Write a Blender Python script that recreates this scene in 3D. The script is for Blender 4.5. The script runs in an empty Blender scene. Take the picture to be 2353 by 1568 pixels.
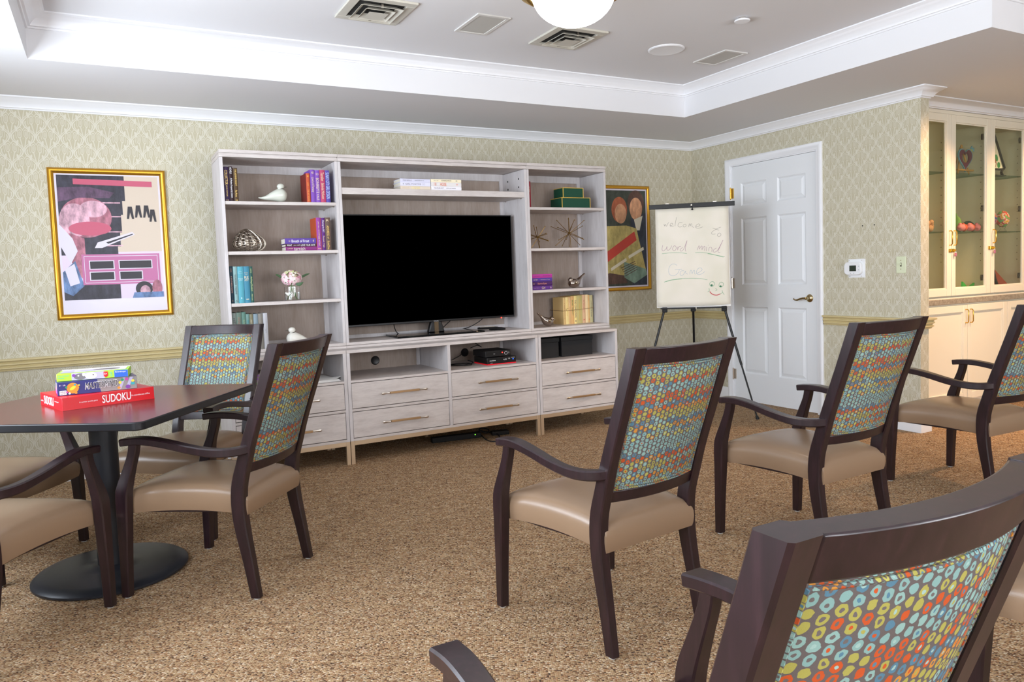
import bpy, math, random
from mathutils import Vector, Matrix
random.seed(7)
SC = bpy.context.scene
COL = SC.collection
PI = math.pi

# ------------------------------------------------------------------ node helpers
class S:
    """a scalar socket with arithmetic"""
    def __init__(s, nt, v): s.nt = nt; s.v = v
    def _m(s, op, *a, clamp=False):
        n = s.nt.nodes.new('ShaderNodeMath'); n.operation = op; n.use_clamp = clamp
        for i, x in enumerate((s,) + a):
            if isinstance(x, S): x = x.v
            if isinstance(x, (int, float)): n.inputs[i].default_value = x
            else: s.nt.links.new(x, n.inputs[i])
        return S(s.nt, n.outputs[0])
    def __add__(s, o): return s._m('ADD', o)
    def __sub__(s, o): return s._m('SUBTRACT', o)
    def __mul__(s, o): return s._m('MULTIPLY', o)
    def __truediv__(s, o): return s._m('DIVIDE', o)
    def floor(s): return s._m('FLOOR')
    def frac(s): return s._m('FRACT')
    def abs(s): return s._m('ABSOLUTE')
    def cos(s): return s._m('COSINE')
    def sqrt(s): return s._m('SQRT')
    def lt(s, o): return s._m('LESS_THAN', o)
    def gt(s, o): return s._m('GREATER_THAN', o)
    def mx(s, o): return s._m('MAXIMUM', o)
    def mn(s, o): return s._m('MINIMUM', o)
    def mod(s, o): return s._m('FLOORED_MODULO', o)
    def rsub(s, k): return S(s.nt, s.nt_const(k))._m('SUBTRACT', s)
    def nt_const(s, k):
        n = s.nt.nodes.new('ShaderNodeValue'); n.outputs[0].default_value = k; return n.outputs[0]
    def soft(s, a, b):
        """1 below a, 0 above b"""
        n = s.nt.nodes.new('ShaderNodeMapRange'); n.interpolation_type = 'SMOOTHSTEP'
        s.nt.links.new(s.v, n.inputs[0]); n.inputs[1].default_value = a; n.inputs[2].default_value = b
        n.inputs[3].default_value = 1; n.inputs[4].default_value = 0
        return S(s.nt, n.outputs[0])

def lin(c):
    """sRGB 0..255 -> linear"""
    o = []
    for x in c[:3]:
        x /= 255.0
        o.append(x / 12.92 if x <= .04045 else ((x + .055) / 1.055) ** 2.4)
    return tuple(o) + (1.0,)

MATS = {}
def mat(name, rgb=(200, 200, 200), rough=.5, metal=0., spec=.5, coat=0., coat_rough=.1, trans=0., ior=1.45, emit=None, estr=0., alpha=1., sheen=0.):
    if name in MATS: return MATS[name]
    m = bpy.data.materials.new(name); m.use_nodes = True
    b = m.node_tree.nodes['Principled BSDF']
    b.inputs['Base Color'].default_value = lin(rgb)
    b.inputs['Roughness'].default_value = rough
    b.inputs['Metallic'].default_value = metal
    b.inputs['Specular IOR Level'].default_value = spec
    b.inputs['Coat Weight'].default_value = coat
    b.inputs['Coat Roughness'].default_value = coat_rough
    b.inputs['Transmission Weight'].default_value = trans
    b.inputs['IOR'].default_value = ior
    b.inputs['Alpha'].default_value = alpha
    b.inputs['Sheen Weight'].default_value = sheen
    if emit:
        b.inputs['Emission Color'].default_value = lin(emit); b.inputs['Emission Strength'].default_value = estr
    MATS[name] = m
    return m

def bsdf(m): return m.node_tree.nodes['Principled BSDF']
def ramp(nt, fac, stops, interp='LINEAR'):
    r = nt.nodes.new('ShaderNodeValToRGB'); r.color_ramp.interpolation = interp
    e = r.color_ramp.elements
    e[0].position = stops[0][0]; e[0].color = lin(stops[0][1])
    e[1].position = stops[1][0]; e[1].color = lin(stops[1][1])
    for p, c in stops[2:]:
        x = e.new(p); x.color = lin(c)
    nt.links.new(fac.v if isinstance(fac, S) else fac, r.inputs[0])
    return r.outputs[0]
def mixc(nt, fac, a, b, mode='MIX'):
    n = nt.nodes.new('ShaderNodeMix'); n.data_type = 'RGBA'; n.blend_type = mode
    def put(x, i):
        if isinstance(x, S): x = x.v
        if isinstance(x, (tuple, list)): n.inputs[i].default_value = x
        elif isinstance(x, (int, float)): n.inputs[i].default_value = x
        else: nt.links.new(x, n.inputs[i])
    put(fac, 0); put(a, 6); put(b, 7)
    return n.outputs[2]
def xyz(nt, src):
    n = nt.nodes.new('ShaderNodeSeparateXYZ'); nt.links.new(src, n.inputs[0])
    return [S(nt, n.outputs[i]) for i in range(3)]
def comb(nt, *a):
    n = nt.nodes.new('ShaderNodeCombineXYZ')
    for i, x in enumerate(a):
        if isinstance(x, S): nt.links.new(x.v, n.inputs[i])
        else: n.inputs[i].default_value = x
    return n.outputs[0]
def wnoise(nt, vec, dim='3D'):
    n = nt.nodes.new('ShaderNodeTexWhiteNoise'); n.noise_dimensions = dim
    nt.links.new(vec, n.inputs['Vector']); return S(nt, n.outputs['Value'])
def noise(nt, vec, scale, detail=2., rough=.5, out='Fac'):
    n = nt.nodes.new('ShaderNodeTexNoise'); n.inputs['Scale'].default_value = scale
    n.inputs['Detail'].default_value = detail; n.inputs['Roughness'].default_value = rough
    if vec is not None: nt.links.new(vec, n.inputs['Vector'])
    return S(nt, n.outputs[out]) if out == 'Fac' else n.outputs[out]
def geo_pos(nt): return nt.nodes.new('ShaderNodeNewGeometry').outputs['Position']
def tc(nt, o='Object'): return nt.nodes.new('ShaderNodeTexCoord').outputs[o]
def mapping(nt, vec, sc=(1, 1, 1), rot=(0, 0, 0)):
    n = nt.nodes.new('ShaderNodeMapping'); nt.links.new(vec, n.inputs[0])
    n.inputs['Scale'].default_value = sc; n.inputs['Rotation'].default_value = rot
    return n.outputs[0]
def bump(m, h, strength=.3, dist=.002):
    nt = m.node_tree; n = nt.nodes.new('ShaderNodeBump')
    n.inputs['Strength'].default_value = strength; n.inputs['Distance'].default_value = dist
    nt.links.new(h.v if isinstance(h, S) else h, n.inputs['Height']); nt.links.new(n.outputs[0], bsdf(m).inputs['Normal'])
def setcol(m, c): m.node_tree.links.new(c, bsdf(m).inputs['Base Color'])

# ------------------------------------------------------------------ materials
def wallpaper(name, base, light, rough=.75):
    m = mat(name, base, rough, spec=.25); nt = m.node_tree
    x, y, z = xyz(nt, geo_pos(nt))
    U = (x + y) / .127; V = z / .168
    fu = (U.frac() - .5).abs()
    def fam(f, V):
        w = (V * (2 * PI)).cos() * .215 + .25
        a = (f - w).abs().soft(.014, .036)
        v = (V + .5).frac() - .5
        i = ((f - w) + .085).abs().soft(.012, .03) * v.lt(.08)
        # two buds inside the wide part of each ogee
        b1 = (((f - .125) / .08)._m('POWER', 2) + ((v - .15 + f * .25) / .135)._m('POWER', 2)).sqrt()
        hrt = ((((f - .125) / .155)._m('POWER', 2) + ((v - .10) / .25)._m('POWER', 2)).sqrt() - 1).abs().soft(.03, .10) * (v + .05).gt(0)
        bud = (b1.soft(.62, .78) * .55).mx((b1 - 1.05).abs().soft(.08, .18))
        l1 = (((f - .19 + v * .28) / .055)._m('POWER', 2) + ((v + .2) / .12)._m('POWER', 2)).sqrt().soft(.8, 1.0)
        st = (f - (v + .5) * .26).abs().soft(.012, .03) * v.lt(0.0)
        return a.mx(i * .9).mx(bud * .8).mx(l1 * .9).mx(st * .8).mx(hrt * .8)
    m1 = fam(fu, V)
    m2 = fam((fu * -1) + .5, V + .5)
    mask = m1.mx(m2)
    n = noise(nt, geo_pos(nt), 400, 1)
    c = mixc(nt, mask * .47, lin(base), lin(light))
    c = mixc(nt, .06, c, n.v, 'OVERLAY')
    setcol(m, c)
    return m
M_paper = wallpaper('wallpaper_ogee', (190, 183, 158), (232, 231, 222))
M_ceil = mat('ceiling_paint', (224, 224, 226), .9, spec=.2)
M_trimw = mat('white_gloss_trim', (236, 237, 240), .45)
M_rail = mat('cream_chair_rail', (206, 190, 142), .45)
M_door = mat('door_white', (232, 235, 238), .45)

def carpet():
    m = mat('loop_carpet', (160, 130, 90), .95, spec=.1); nt = m.node_tree
    p = mapping(nt, geo_pos(nt), (1, 1.0, 1), (0, 0, .45))
    q = mapping(nt, p, (165, 260, 1))
    v = nt.nodes.new('ShaderNodeTexVoronoi'); v.voronoi_dimensions = '2D'; v.inputs['Scale'].default_value = 1.0
    v.inputs['Randomness'].default_value = .55
    nt.links.new(q, v.inputs['Vector'])
    cr = nt.nodes.new('ShaderNodeSeparateColor'); nt.links.new(v.outputs['Color'], cr.inputs[0])
    c = ramp(nt, cr.outputs[0], [(0., (84, 72, 64)), (.16, (140, 106, 80)), (.34, (186, 158, 120)), (.58, (204, 180, 144)), (.78, (168, 122, 84)), (1., (232, 220, 194))])
    big = noise(nt, mapping(nt, p, (5, 14, 1)), 2.2, 5, .7)
    c2 = ramp(nt, big, [(.3, (196, 188, 184)), (.7, (250, 246, 242))])
    setcol(m, mixc(nt, 1., c, c2, 'MULTIPLY'))
    h = S(nt, v.outputs['Distance']).rsub(1.0)
    bump(m, h, .7, .004)
    return m
M_carpet = carpet()

def darkwood():
    m = mat('espresso_wood', (36, 20, 25), .33, spec=.5, coat=.3, coat_rough=.22); nt = m.node_tree
    p = mapping(nt, tc(nt), (60, 60, 7))
    n = noise(nt, p, 1.2, 4, .6)
    c = ramp(nt, n, [(.25, (25, 14, 17)), (.55, (37, 21, 26)), (.8, (52, 31, 36))])
    setcol(m, c)
    return m
M_dark = darkwood()

def vinyl():
    m = mat('taupe_vinyl', (140, 115, 92), .27, spec=.55); nt = m.node_tree
    n = noise(nt, tc(nt), 420, 2); w = noise(nt, tc(nt), 9, 2)
    bump(m, n * .4 + w, .12, .003)
    return m
M_vinyl = vinyl()

def fabric():
    m = mat('dotted_fabric', (120, 115, 115), .85, spec=.15); nt = m.node_tree
    x, y, z = xyz(nt, tc(nt, 'UV'))
    P = .0158
    nz = noise(nt, tc(nt, 'UV'), 130, 1, out='Color')
    nx, ny, _ = xyz(nt, nz)
    U = x / P + (nx - .5) * .34
    col = U.floor()
    V = y / (P * .93) + (col * .5).frac() + (ny - .5) * .34
    row = V.floor()
    lx = U.frac() - .5; ly = V.frac() - .5
    d = (lx * lx * 1.25 + ly * ly).sqrt()
    cell = comb(nt, col, row, 0)
    r1 = wnoise(nt, cell); r2 = wnoise(nt, comb(nt, col, row, 5.)); r3 = wnoise(nt, comb(nt, col, row, 9.))
    rr = wnoise(nt, comb(nt, 3., (row / 1).floor(), 1.))
    t = (rr * .86 + r1 * .14)
    stops = [(0., (126, 160, 156)), (.30, (84, 120, 140)), (.40, (134, 166, 160)), (.50, (160, 154, 80)), (.62, (184, 82, 42)), (.72, (190, 130, 58)), (.80, (176, 170, 92)), (.86, (134, 168, 162))]
    c = ramp(nt, t, stops, 'CONSTANT')
    c2 = ramp(nt, r3, [(0., (104, 96, 94)), (.5, (160, 154, 80)), (.64, (184, 82, 42)), (.76, (84, 120, 140)), (.86, (150, 178, 172))], 'CONSTANT')
    hole = d.lt(.175) * r2.gt(.30)
    disc = (d - (r2 * .06)).soft(.385, .425)
    base = mixc(nt, disc, lin((98, 90, 88)), c)
    base = mixc(nt, hole, base, c2)
    setcol(m, base)
    wv = noise(nt, tc(nt, 'UV'), 900, 1)
    bump(m, wv, .15, .001)
    return m
M_fabric = fabric()

def washwood(name, a, b, c3, rough=.5):
    m = mat(name, b, rough, spec=.35); nt = m.node_tree
    p = mapping(nt, tc(nt), (5, 5, 22))
    n1 = noise(nt, p, 1.4, 5, .62)
    n2 = noise(nt, mapping(nt, tc(nt), (14, 14, 120)), 1.6, 3, .6)
    c = ramp(nt, n1 * .65 + n2 * .35, [(.32, a), (.5, b), (.68, c3)])
    setcol(m, c)
    bump(m, n2, .08, .001)
    return m
M_wash = washwood('whitewashed_oak', (184, 175, 171), (200, 192, 188), (210, 203, 199))
def washv(name, a, b, c3):
    m = mat(name, b, .55, spec=.3); nt = m.node_tree
    n1 = noise(nt, mapping(nt, tc(nt), (9, 9, 2.2)), 1.6, 5, .65)
    n2 = noise(nt, mapping(nt, tc(nt), (70, 70, 6)), 1.6, 3, .6)
    setcol(m, ramp(nt, n1 * .6 + n2 * .4, [(.32, a), (.5, b), (.68, c3)]))
    return m
M_washv = washv('whitewashed_oak_upright', (188, 182, 181), (201, 196, 196), (210, 206, 206))
M_back = washv('whitewashed_back_shaded', (150, 134, 122), (162, 147, 136), (172, 158, 148))  # browner veneer, darkened further with the shade inside the bays
M_brass = mat('brushed_bronze', (206, 182, 152), .42, metal=.7)
M_steel = mat('satin_nickel', (206, 198, 188), .28, metal=1.)
M_gold = mat('gold_frame', (205, 152, 52), .3, metal=.85)
M_goldw = mat('gold_wire', (150, 118, 62), .3, metal=1.)
M_goldp = mat('polished_gold', (214, 176, 84), .16, metal=1.)
M_chrome = mat('smoked_chrome', (172, 160, 150), .1, metal=1.)
M_silver = mat('antique_silver', (186, 176, 162), .28, metal=1.)
M_black = mat('black_plastic', (16, 17, 19), .35)
M_blackm = mat('matte_black', (20, 20, 22), .6)
M_screen = mat('tv_screen', (0, 0, 0), .6, spec=0.)
M_tablelam = mat('mahogany_laminate', (82, 34, 34), .24, spec=.5, coat=.1, coat_rough=.2)
M_tableblk = mat('black_edge_band', (24, 24, 28), .35)
M_cast = mat('black_cast_iron', (34, 36, 42), .38)
def glassmat(name, rgb=(255, 255, 255), rough=0.):
    m = mat(name, rgb, rough, trans=1., ior=1.45)
    return m
M_glass = glassmat('clear_glass')
def panemat():
    m = bpy.data.materials.new('cabinet_pane'); m.use_nodes = True; nt = m.node_tree; nt.nodes.clear()
    o = nt.nodes.new('ShaderNodeOutputMaterial'); mx = nt.nodes.new('ShaderNodeMixShader')
    t = nt.nodes.new('ShaderNodeBsdfTransparent'); t.inputs[0].default_value = lin((246, 248, 240))
    g = nt.nodes.new('ShaderNodeBsdfGlossy'); g.inputs['Roughness'].default_value = .01
    lw = nt.nodes.new('ShaderNodeLayerWeight'); lw.inputs[0].default_value = .5
    f = S(nt, lw.outputs['Facing'])._m('POWER', 4.) * .6 + .045
    nt.links.new(f.v, mx.inputs[0]); nt.links.new(t.outputs[0], mx.inputs[1]); nt.links.new(g.outputs[0], mx.inputs[2])
    nt.links.new(mx.outputs[0], o.inputs[0]); MATS['cabinet_pane'] = m
    return m
M_pane = panemat()
M_gilt = mat('gilt_paper', (226, 188, 88), .35, metal=.35)
M_grfr = mat('grille_frame', (212, 210, 206), .5)
M_cab = mat('cream_cabinet_paint', (240, 232, 212), .4)
M_cabin = mat('cream_cabinet_interior', (226, 218, 196), .6)
def stonemat():
    m = mat('speckled_countertop', (150, 140, 125), .4); nt = m.node_tree
    n = noise(nt, geo_pos(nt), 60, 5, .7)
    setcol(m, ramp(nt, n, [(.3, (122, 112, 98)), (.5, (156, 146, 130)), (.7, (180, 170, 154))])); return m
M_stone = stonemat()
M_white = mat('white_plastic', (236, 238, 240), .4)
M_ivory = mat('ivory_plastic', (216, 222, 190), .4)
M_paperw = mat('paper_white', (240, 238, 234), .8)
def padmat():
    m = mat('flip_chart_paper', (228, 222, 206), .8, spec=.2); nt = m.node_tree
    n = noise(nt, tc(nt), 4, 2)
    setcol(m, ramp(nt, n, [(.35, (222, 217, 200)), (.65, (232, 225, 212))])); return m
M_pad = padmat()
M_vent = mat('vent_enamel', (196, 192, 180), .4)
M_grille = mat('grey_grille', (188, 186, 180), .6)
M_ductblk = mat('duct_shadow', (40, 38, 36), .8)
M_lampglass = mat('lamp_opal_glass', (255, 255, 255), .4, emit=(255, 247, 236), estr=10.)
M_led = mat('red_led', (255, 30, 20), .4, emit=(255, 40, 30), estr=6.)

# ------------------------------------------------------------------ mesh helpers
class MB:
    def __init__(s): s.v = []; s.f = []; s.mi = []; s.uv = {}
    def add(s, vs, fs, mi=0):
        b = len(s.v); s.v += [tuple(p) for p in vs]
        for f in fs: s.f.append(tuple(i + b for i in f)); s.mi.append(mi)
        return s
    def box(s, x0, x1, y0, y1, z0, z1, mi=0, M=None):
        if x0 > x1: x0, x1 = x1, x0
        if y0 > y1: y0, y1 = y1, y0
        if z0 > z1: z0, z1 = z1, z0
        vs = [(x, y, z) for z in (z0, z1) for y in (y0, y1) for x in (x0, x1)]
        if M is not None: vs = [M @ Vector(p) for p in vs]
        return s.add(vs, [(0, 2, 3, 1), (4, 5, 7, 6), (0, 1, 5, 4), (2, 6, 7, 3), (0, 4, 6, 2), (1, 3, 7, 5)], mi)
    def cyl(s, a, b, r, r2=None, n=16, mi=0, cap=True):
        a = Vector(a); b = Vector(b); r2 = r if r2 is None else r2
        d = (b - a).normalized(); u = d.orthogonal().normalized(); w = d.cross(u)
        vs = []
        for c, rr in ((a, r), (b, r2)):
            for i in range(n):
                t = 2 * PI * i / n; vs.append(c + (u * math.cos(t) + w * math.sin(t)) * rr)
        fs = [(i, (i + 1) % n, n + (i + 1) % n, n + i) for i in range(n)]
        if cap: fs += [tuple(range(n - 1, -1, -1)), tuple(range(n, 2 * n))]
        return s.add(vs, fs, mi)
    def tube(s, pts, r, n=8, mi=0, closed=False):
        pts = [Vector(p) for p in pts]; N = len(pts); vs = []
        up = None
        for i, p in enumerate(pts):
            if closed: t = pts[(i + 1) % N] - pts[i - 1]
            else: t = pts[min(i + 1, N - 1)] - pts[max(i - 1, 0)]
            t = t.normalized()
            if up is None: up = t.orthogonal().normalized()
            else:
                up = (up - t * up.dot(t)); up = up.normalized() if up.length > 1e-6 else t.orthogonal().normalized()
            w = t.cross(up); rr = r[i] if isinstance(r, (list, tuple)) else r
            for k in range(n):
                a = 2 * PI * k / n; vs.append(p + (up * math.cos(a) + w * math.sin(a)) * rr)
        fs = []
        M = N if closed else N - 1
        for i in range(M):
            for k in range(n):
                a = i * n + k; b = i * n + (k + 1) % n; j = (i + 1) % N
                fs.append((a, b, j * n + (k + 1) % n, j * n + k))
        if not closed: fs += [tuple(range(n - 1, -1, -1)), tuple(range((N - 1) * n, N * n))]
        return s.add(vs, fs, mi)
    def lathe(s, prof, c=(0, 0, 0), n=32, mi=0, ax='z'):
        vs = []; c = Vector(c)
        for r, h in prof:
            for k in range(n):
                a = 2 * PI * k / n
                p = (r * math.cos(a), r * math.sin(a), h)
                if ax == 'y': p = (p[0], -h, p[1])
                if ax == 'x': p = (-h, p[0], p[1])
                vs.append(c + Vector(p))
        fs = []
        for i in range(len(prof) - 1):
            for k in range(n):
                fs.append((i * n + k, i * n + (k + 1) % n, (i + 1) * n + (k + 1) % n, (i + 1) * n + k))
        fs += [tuple(range(n - 1, -1, -1)), tuple(range((len(prof) - 1) * n, len(prof) * n))]
        return s.add(vs, fs, mi)
    def sweep(s, pts, secs, mi=0, side=None):
        """rounded rectangular bar; secs = (half width along side, half height) per point"""
        pts = [Vector(p) for p in pts]; N = len(pts); vs = []; n = 8
        for i, p in enumerate(pts):
            t = (pts[min(i + 1, N - 1)] - pts[max(i - 1, 0)]).normalized()
            sd = Vector(side) if side is not None else Vector((0, 0, 1)).cross(t)
            sd = (sd - t * sd.dot(t)).normalized(); up = t.cross(sd)
            a, b = secs[i] if isinstance(secs, list) else secs
            c = min(a, b) * .28
            for (q, w) in ((a, b - c), (a - c, b), (-a + c, b), (-a, b - c), (-a, -b + c), (-a + c, -b), (a - c, -b), (a, -b + c)):
                vs.append(p + sd * q + up * w)
        fs = []
        for i in range(N - 1):
            for k in range(n):
                fs.append((i * n + k, i * n + (k + 1) % n, (i + 1) * n + (k + 1) % n, (i + 1) * n + k))
        fs += [tuple(range(n - 1, -1, -1)), tuple(range((N - 1) * n, N * n))]
        return s.add(vs, fs, mi)
    def blob(s, st, n=20, sub=5, mi=0):
        """smooth body: stations (x,y,z, r_side, r_other) along a path"""
        st = [tuple(map(float, q)) for q in st]; P = []
        def cr(a, b, c, d, t):
            return .5 * ((2 * b) + (-a + c) * t + (2 * a - 5 * b + 4 * c - d) * t * t + (-a + 3 * b - 3 * c + d) * t ** 3)
        for i in range(len(st) - 1):
            a = st[max(i - 1, 0)]; b = st[i]; c = st[i + 1]; d = st[min(i + 2, len(st) - 1)]
            for k in range(sub):
                t = k / sub; P.append([cr(a[j], b[j], c[j], d[j], t) for j in range(5)])
        P.append(list(st[-1])); vs = []; N = len(P)
        up = Vector((0, 0, 1))
        for i, q in enumerate(P):
            t = (Vector(P[min(i + 1, N - 1)][:3]) - Vector(P[max(i - 1, 0)][:3])).normalized()
            sd = Vector((0, 1, 0)); sd = sd - t * sd.dot(t)
            if sd.length < .2: sd = t.orthogonal()
            sd.normalize(); w = t.cross(sd)
            for k in range(n):
                a = 2 * PI * k / n
                vs.append(Vector(q[:3]) + sd * math.cos(a) * max(q[3], 1e-4) + w * math.sin(a) * max(q[4], 1e-4))
        fs = []
        for i in range(N - 1):
            for k in range(n):
                fs.append((i * n + k, i * n + (k + 1) % n, (i + 1) * n + (k + 1) % n, (i + 1) * n + k))
        fs += [tuple(range(n - 1, -1, -1)), tuple(range((N - 1) * n, N * n))]
        return s.add(vs, fs, mi)
    def sphere(s, c, r, n=16, m=10, mi=0, sc=(1, 1, 1)):
        vs = []; c = Vector(c)
        for i in range(m + 1):
            t = PI * i / m
            for k in range(n):
                a = 2 * PI * k / n
                vs.append(c + Vector((r * sc[0] * math.sin(t) * math.cos(a), r * sc[1] * math.sin(t) * math.sin(a), r * sc[2] * math.cos(t))))
        fs = []
        for i in range(m):
            for k in range(n):
                fs.append(((i + 1) * n + k, (i + 1) * n + (k + 1) % n, i * n + (k + 1) % n, i * n + k))
        return s.add(vs, fs, mi)
    def prism(s, poly, O, ux, uy, d, mi=0):
        """polygon (2d) extruded by vector d"""
        O = Vector(O); ux = Vector(ux); uy = Vector(uy); d = Vector(d); n = len(poly)
        a = [O + ux * p[0] + uy * p[1] for p in poly]; b = [p + d for p in a]
        fs = [tuple(range(n)), tuple(range(2 * n - 1, n - 1, -1))]
        fs += [(i, i + n, (i + 1) % n + n, (i + 1) % n) for i in range(n)]
        return s.add(a + b, fs, mi)
    def build(s, name, mats, parent=None, bevel=0., smooth=35, solid=0.):
        me = bpy.data.meshes.new(name); me.from_pydata(s.v, [], s.f)
        if not isinstance(mats, (list, tuple)): mats = [mats]
        for m in mats: me.materials.append(m)
        for p, i in zip(me.polygons, s.mi): p.material_index = i
        import bmesh
        bm = bmesh.new(); bm.from_mesh(me)
        bmesh.ops.recalc_face_normals(bm, faces=bm.faces)
        bm.to_mesh(me); bm.free()
        if smooth:
            for p in me.polygons: p.use_smooth = True
            me.set_sharp_from_angle(angle=math.radians(smooth))
        o = bpy.data.objects.new(name, me); COL.objects.link(o)
        if parent is not None: o.parent = parent
        if bevel:
            b = o.modifiers.new('bevel', 'BEVEL'); b.width = bevel; b.segments = 2; b.limit_method = 'ANGLE'; b.angle_limit = math.radians(40)
            b.harden_normals = False
        return o

def tag(o, label=None, cat=None, group=None, kind=None):
    if label: o['label'] = label
    if cat: o['category'] = cat
    if group: o['group'] = group
    if kind: o['kind'] = kind
    return o
def thing(name, label, cat, loc=(0, 0, 0), rz=0., group=None):
    o = bpy.data.objects.new(name, None); COL.objects.link(o); o.empty_display_size = .1
    o.location = loc; o.rotation_euler = (0, 0, rz)
    return tag(o, label, cat, group)
def struct(name, mb, m, label=None, **k):
    o = mb.build(name, m, **k); return tag(o, label, None, None, 'structure')
def copy_tree(o, parent=None):
    c = o.copy(); COL.objects.link(c)
    if parent is not None: c.parent = parent
    for ch in list(o.children): copy_tree(ch, c)
    return c

def text_mesh(specs):
    """specs: (string, cx, cy, w, h, rot, font_shear) in plane units -> MB with outlines filled in plane coordinates (x, y, 0)"""
    mb = MB()
    for sp in specs:
        st, cx, cy, w, h = sp[:5]; rot = sp[5] if len(sp) > 5 else 0.; sh = sp[6] if len(sp) > 6 else 0.; off = sp[7] if len(sp) > 7 else 0.
        cu = bpy.data.curves.new('t', 'FONT'); cu.body = st; cu.size = 1.; cu.shear = sh; cu.offset = off; cu.resolution_u = 3
        ob = bpy.data.objects.new('t', cu); COL.objects.link(ob)
        dg = bpy.context.evaluated_depsgraph_get(); dg.update()
        me = bpy.data.meshes.new_from_object(ob.evaluated_get(dg))
        vs = [v.co.copy() for v in me.vertices]; fs = [tuple(p.vertices) for p in me.polygons]
        bpy.data.objects.remove(ob); bpy.data.curves.remove(cu); bpy.data.meshes.remove(me)
        if not vs: continue
        x0 = min(v.x for v in vs); x1 = max(v.x for v in vs); y0 = min(v.y for v in vs); y1 = max(v.y for v in vs)
        kx = w / max(x1 - x0, 1e-6); ky = h / max(y1 - y0, 1e-6)
        cr, sr = math.cos(rot), math.sin(rot); out = []
        for v in vs:
            a = (v.x - (x0 + x1) / 2) * kx; b = (v.y - (y0 + y1) / 2) * ky
            out.append((cx + a * cr - b * sr, cy + a * sr + b * cr, 0))
        mb.add(out, fs)
    return mb
def on_plane(mb, O, ux, uy, off=.0006):
    O = Vector(O); ux = Vector(ux).normalized(); uy = Vector(uy).normalized(); n = ux.cross(uy)
    mb.v = [tuple(O + ux * p[0] + uy * p[1] + n * (off + p[2])) for p in mb.v]
    return mb
def lettering(specs, m, parent, O, ux, uy, off=.0006, name='lettering', label=None):
    mb = on_plane(text_mesh(specs), O, ux, uy, off)
    if not mb.v: return None
    o = flat_build(mb, name, m, parent)
    if label: o['label'] = label
    return o
def flat_build(mb, name, m, parent):
    me = bpy.data.meshes.new(name); me.from_pydata(mb.v, [], mb.f)
    if not isinstance(m, (list, tuple)): m = [m]
    for q in m: me.materials.append(q)
    for p, i in zip(me.polygons, mb.mi): p.material_index = i
    o = bpy.data.objects.new(name, me); COL.objects.link(o); o.parent = parent
    return o
def shapes(polys, mats, parent, O, ux, uy, off=.0004, name='artwork', step=.00015):
    """flat coloured shapes laid one above the other: (points, material index)"""
    mb = MB()
    for k, (pts, mi) in enumerate(polys):
        mb.add([(p[0], p[1], k * step) for p in pts], [tuple(range(len(pts)))], mi)
    on_plane(mb, O, ux, uy, off)
    return flat_build(mb, name, mats, parent)
def ell(cx, cy, rx, ry, n=24, rot=0.):
    return [(cx + rx * math.cos(2 * PI * i / n) * math.cos(rot) - ry * math.sin(2 * PI * i / n) * math.sin(rot),
             cy + rx * math.cos(2 * PI * i / n) * math.sin(rot) + ry * math.sin(2 * PI * i / n) * math.cos(rot)) for i in range(n)]
def rect(x0, x1, y0, y1): return [(x0, y0), (x1, y0), (x1, y1), (x0, y1)]
def rrect(x0, x1, y0, y1, r, n=5):
    o = []
    for cx, cy, a in ((x1 - r, y1 - r, 0), (x0 + r, y1 - r, 1), (x0 + r, y0 + r, 2), (x1 - r, y0 + r, 3)):
        for k in range(n + 1):
            t = (a + k / n) * PI / 2; o.append((cx + r * math.cos(t), cy + r * math.sin(t)))
    return o
def ribbon(mb, pts, w, z=0., mi=0, sub=4):
    """hand drawn line in plane coordinates"""
    P = []
    def cr(a, b, c, d, t):
        return .5 * ((2 * b) + (-a + c) * t + (2 * a - 5 * b + 4 * c - d) * t * t + (-a + 3 * b - 3 * c + d) * t ** 3)
    for i in range(len(pts) - 1):
        a = pts[max(i - 1, 0)]; b = pts[i]; c = pts[i + 1]; d = pts[min(i + 2, len(pts) - 1)]
        for k in range(sub): P.append((cr(a[0], b[0], c[0], d[0], k / sub), cr(a[1], b[1], c[1], d[1], k / sub)))
    P.append(pts[-1]); vs = []
    for i, p in enumerate(P):
        a = P[max(i - 1, 0)]; b = P[min(i + 1, len(P) - 1)]
        dx, dy = b[0] - a[0], b[1] - a[1]; l = math.hypot(dx, dy) or 1.
        nx, ny = -dy / l * w / 2, dx / l * w / 2
        vs += [(p[0] + nx, p[1] + ny, z), (p[0] - nx, p[1] - ny, z)]
    mb.add(vs, [(2 * i, 2 * i + 1, 2 * i + 3, 2 * i + 2) for i in range(len(P) - 1)], mi)

def molding(path, prof, closed=False):
    """profile (offset to the right of the path, z) swept along a plan path with mitred corners"""
    mb = MB(); P = [Vector((p[0], p[1])) for p in path]; N = len(P); K = len(prof)
    def rn(a, b):
        d = (b - a).normalized(); return Vector((d.y, -d.x))
    for i, p in enumerate(P):
        if closed: n1 = rn(P[i - 1], p); n2 = rn(p, P[(i + 1) % N])
        else:
            n1 = rn(P[i - 1], p) if i > 0 else rn(p, P[1]); n2 = rn(p, P[i + 1]) if i < N - 1 else n1
        m = (n1 + n2); m = m / max(m.dot(n1), 1e-6)
        for o, z in prof: mb.v.append((p.x + m.x * o, p.y + m.y * o, z))
    M = N if closed else N - 1
    for i in range(M):
        j = (i + 1) % N
        for k in range(K):
            l = (k + 1) % K
            mb.f.append((i * K + k, j * K + k, j * K + l, i * K + l)); mb.mi.append(0)
    if not closed:
        mb.f.append(tuple(range(K))); mb.mi.append(0)
        mb.f.append(tuple(range((N - 1) * K, N * K))[::-1]); mb.mi.append(0)
    return mb
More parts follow.
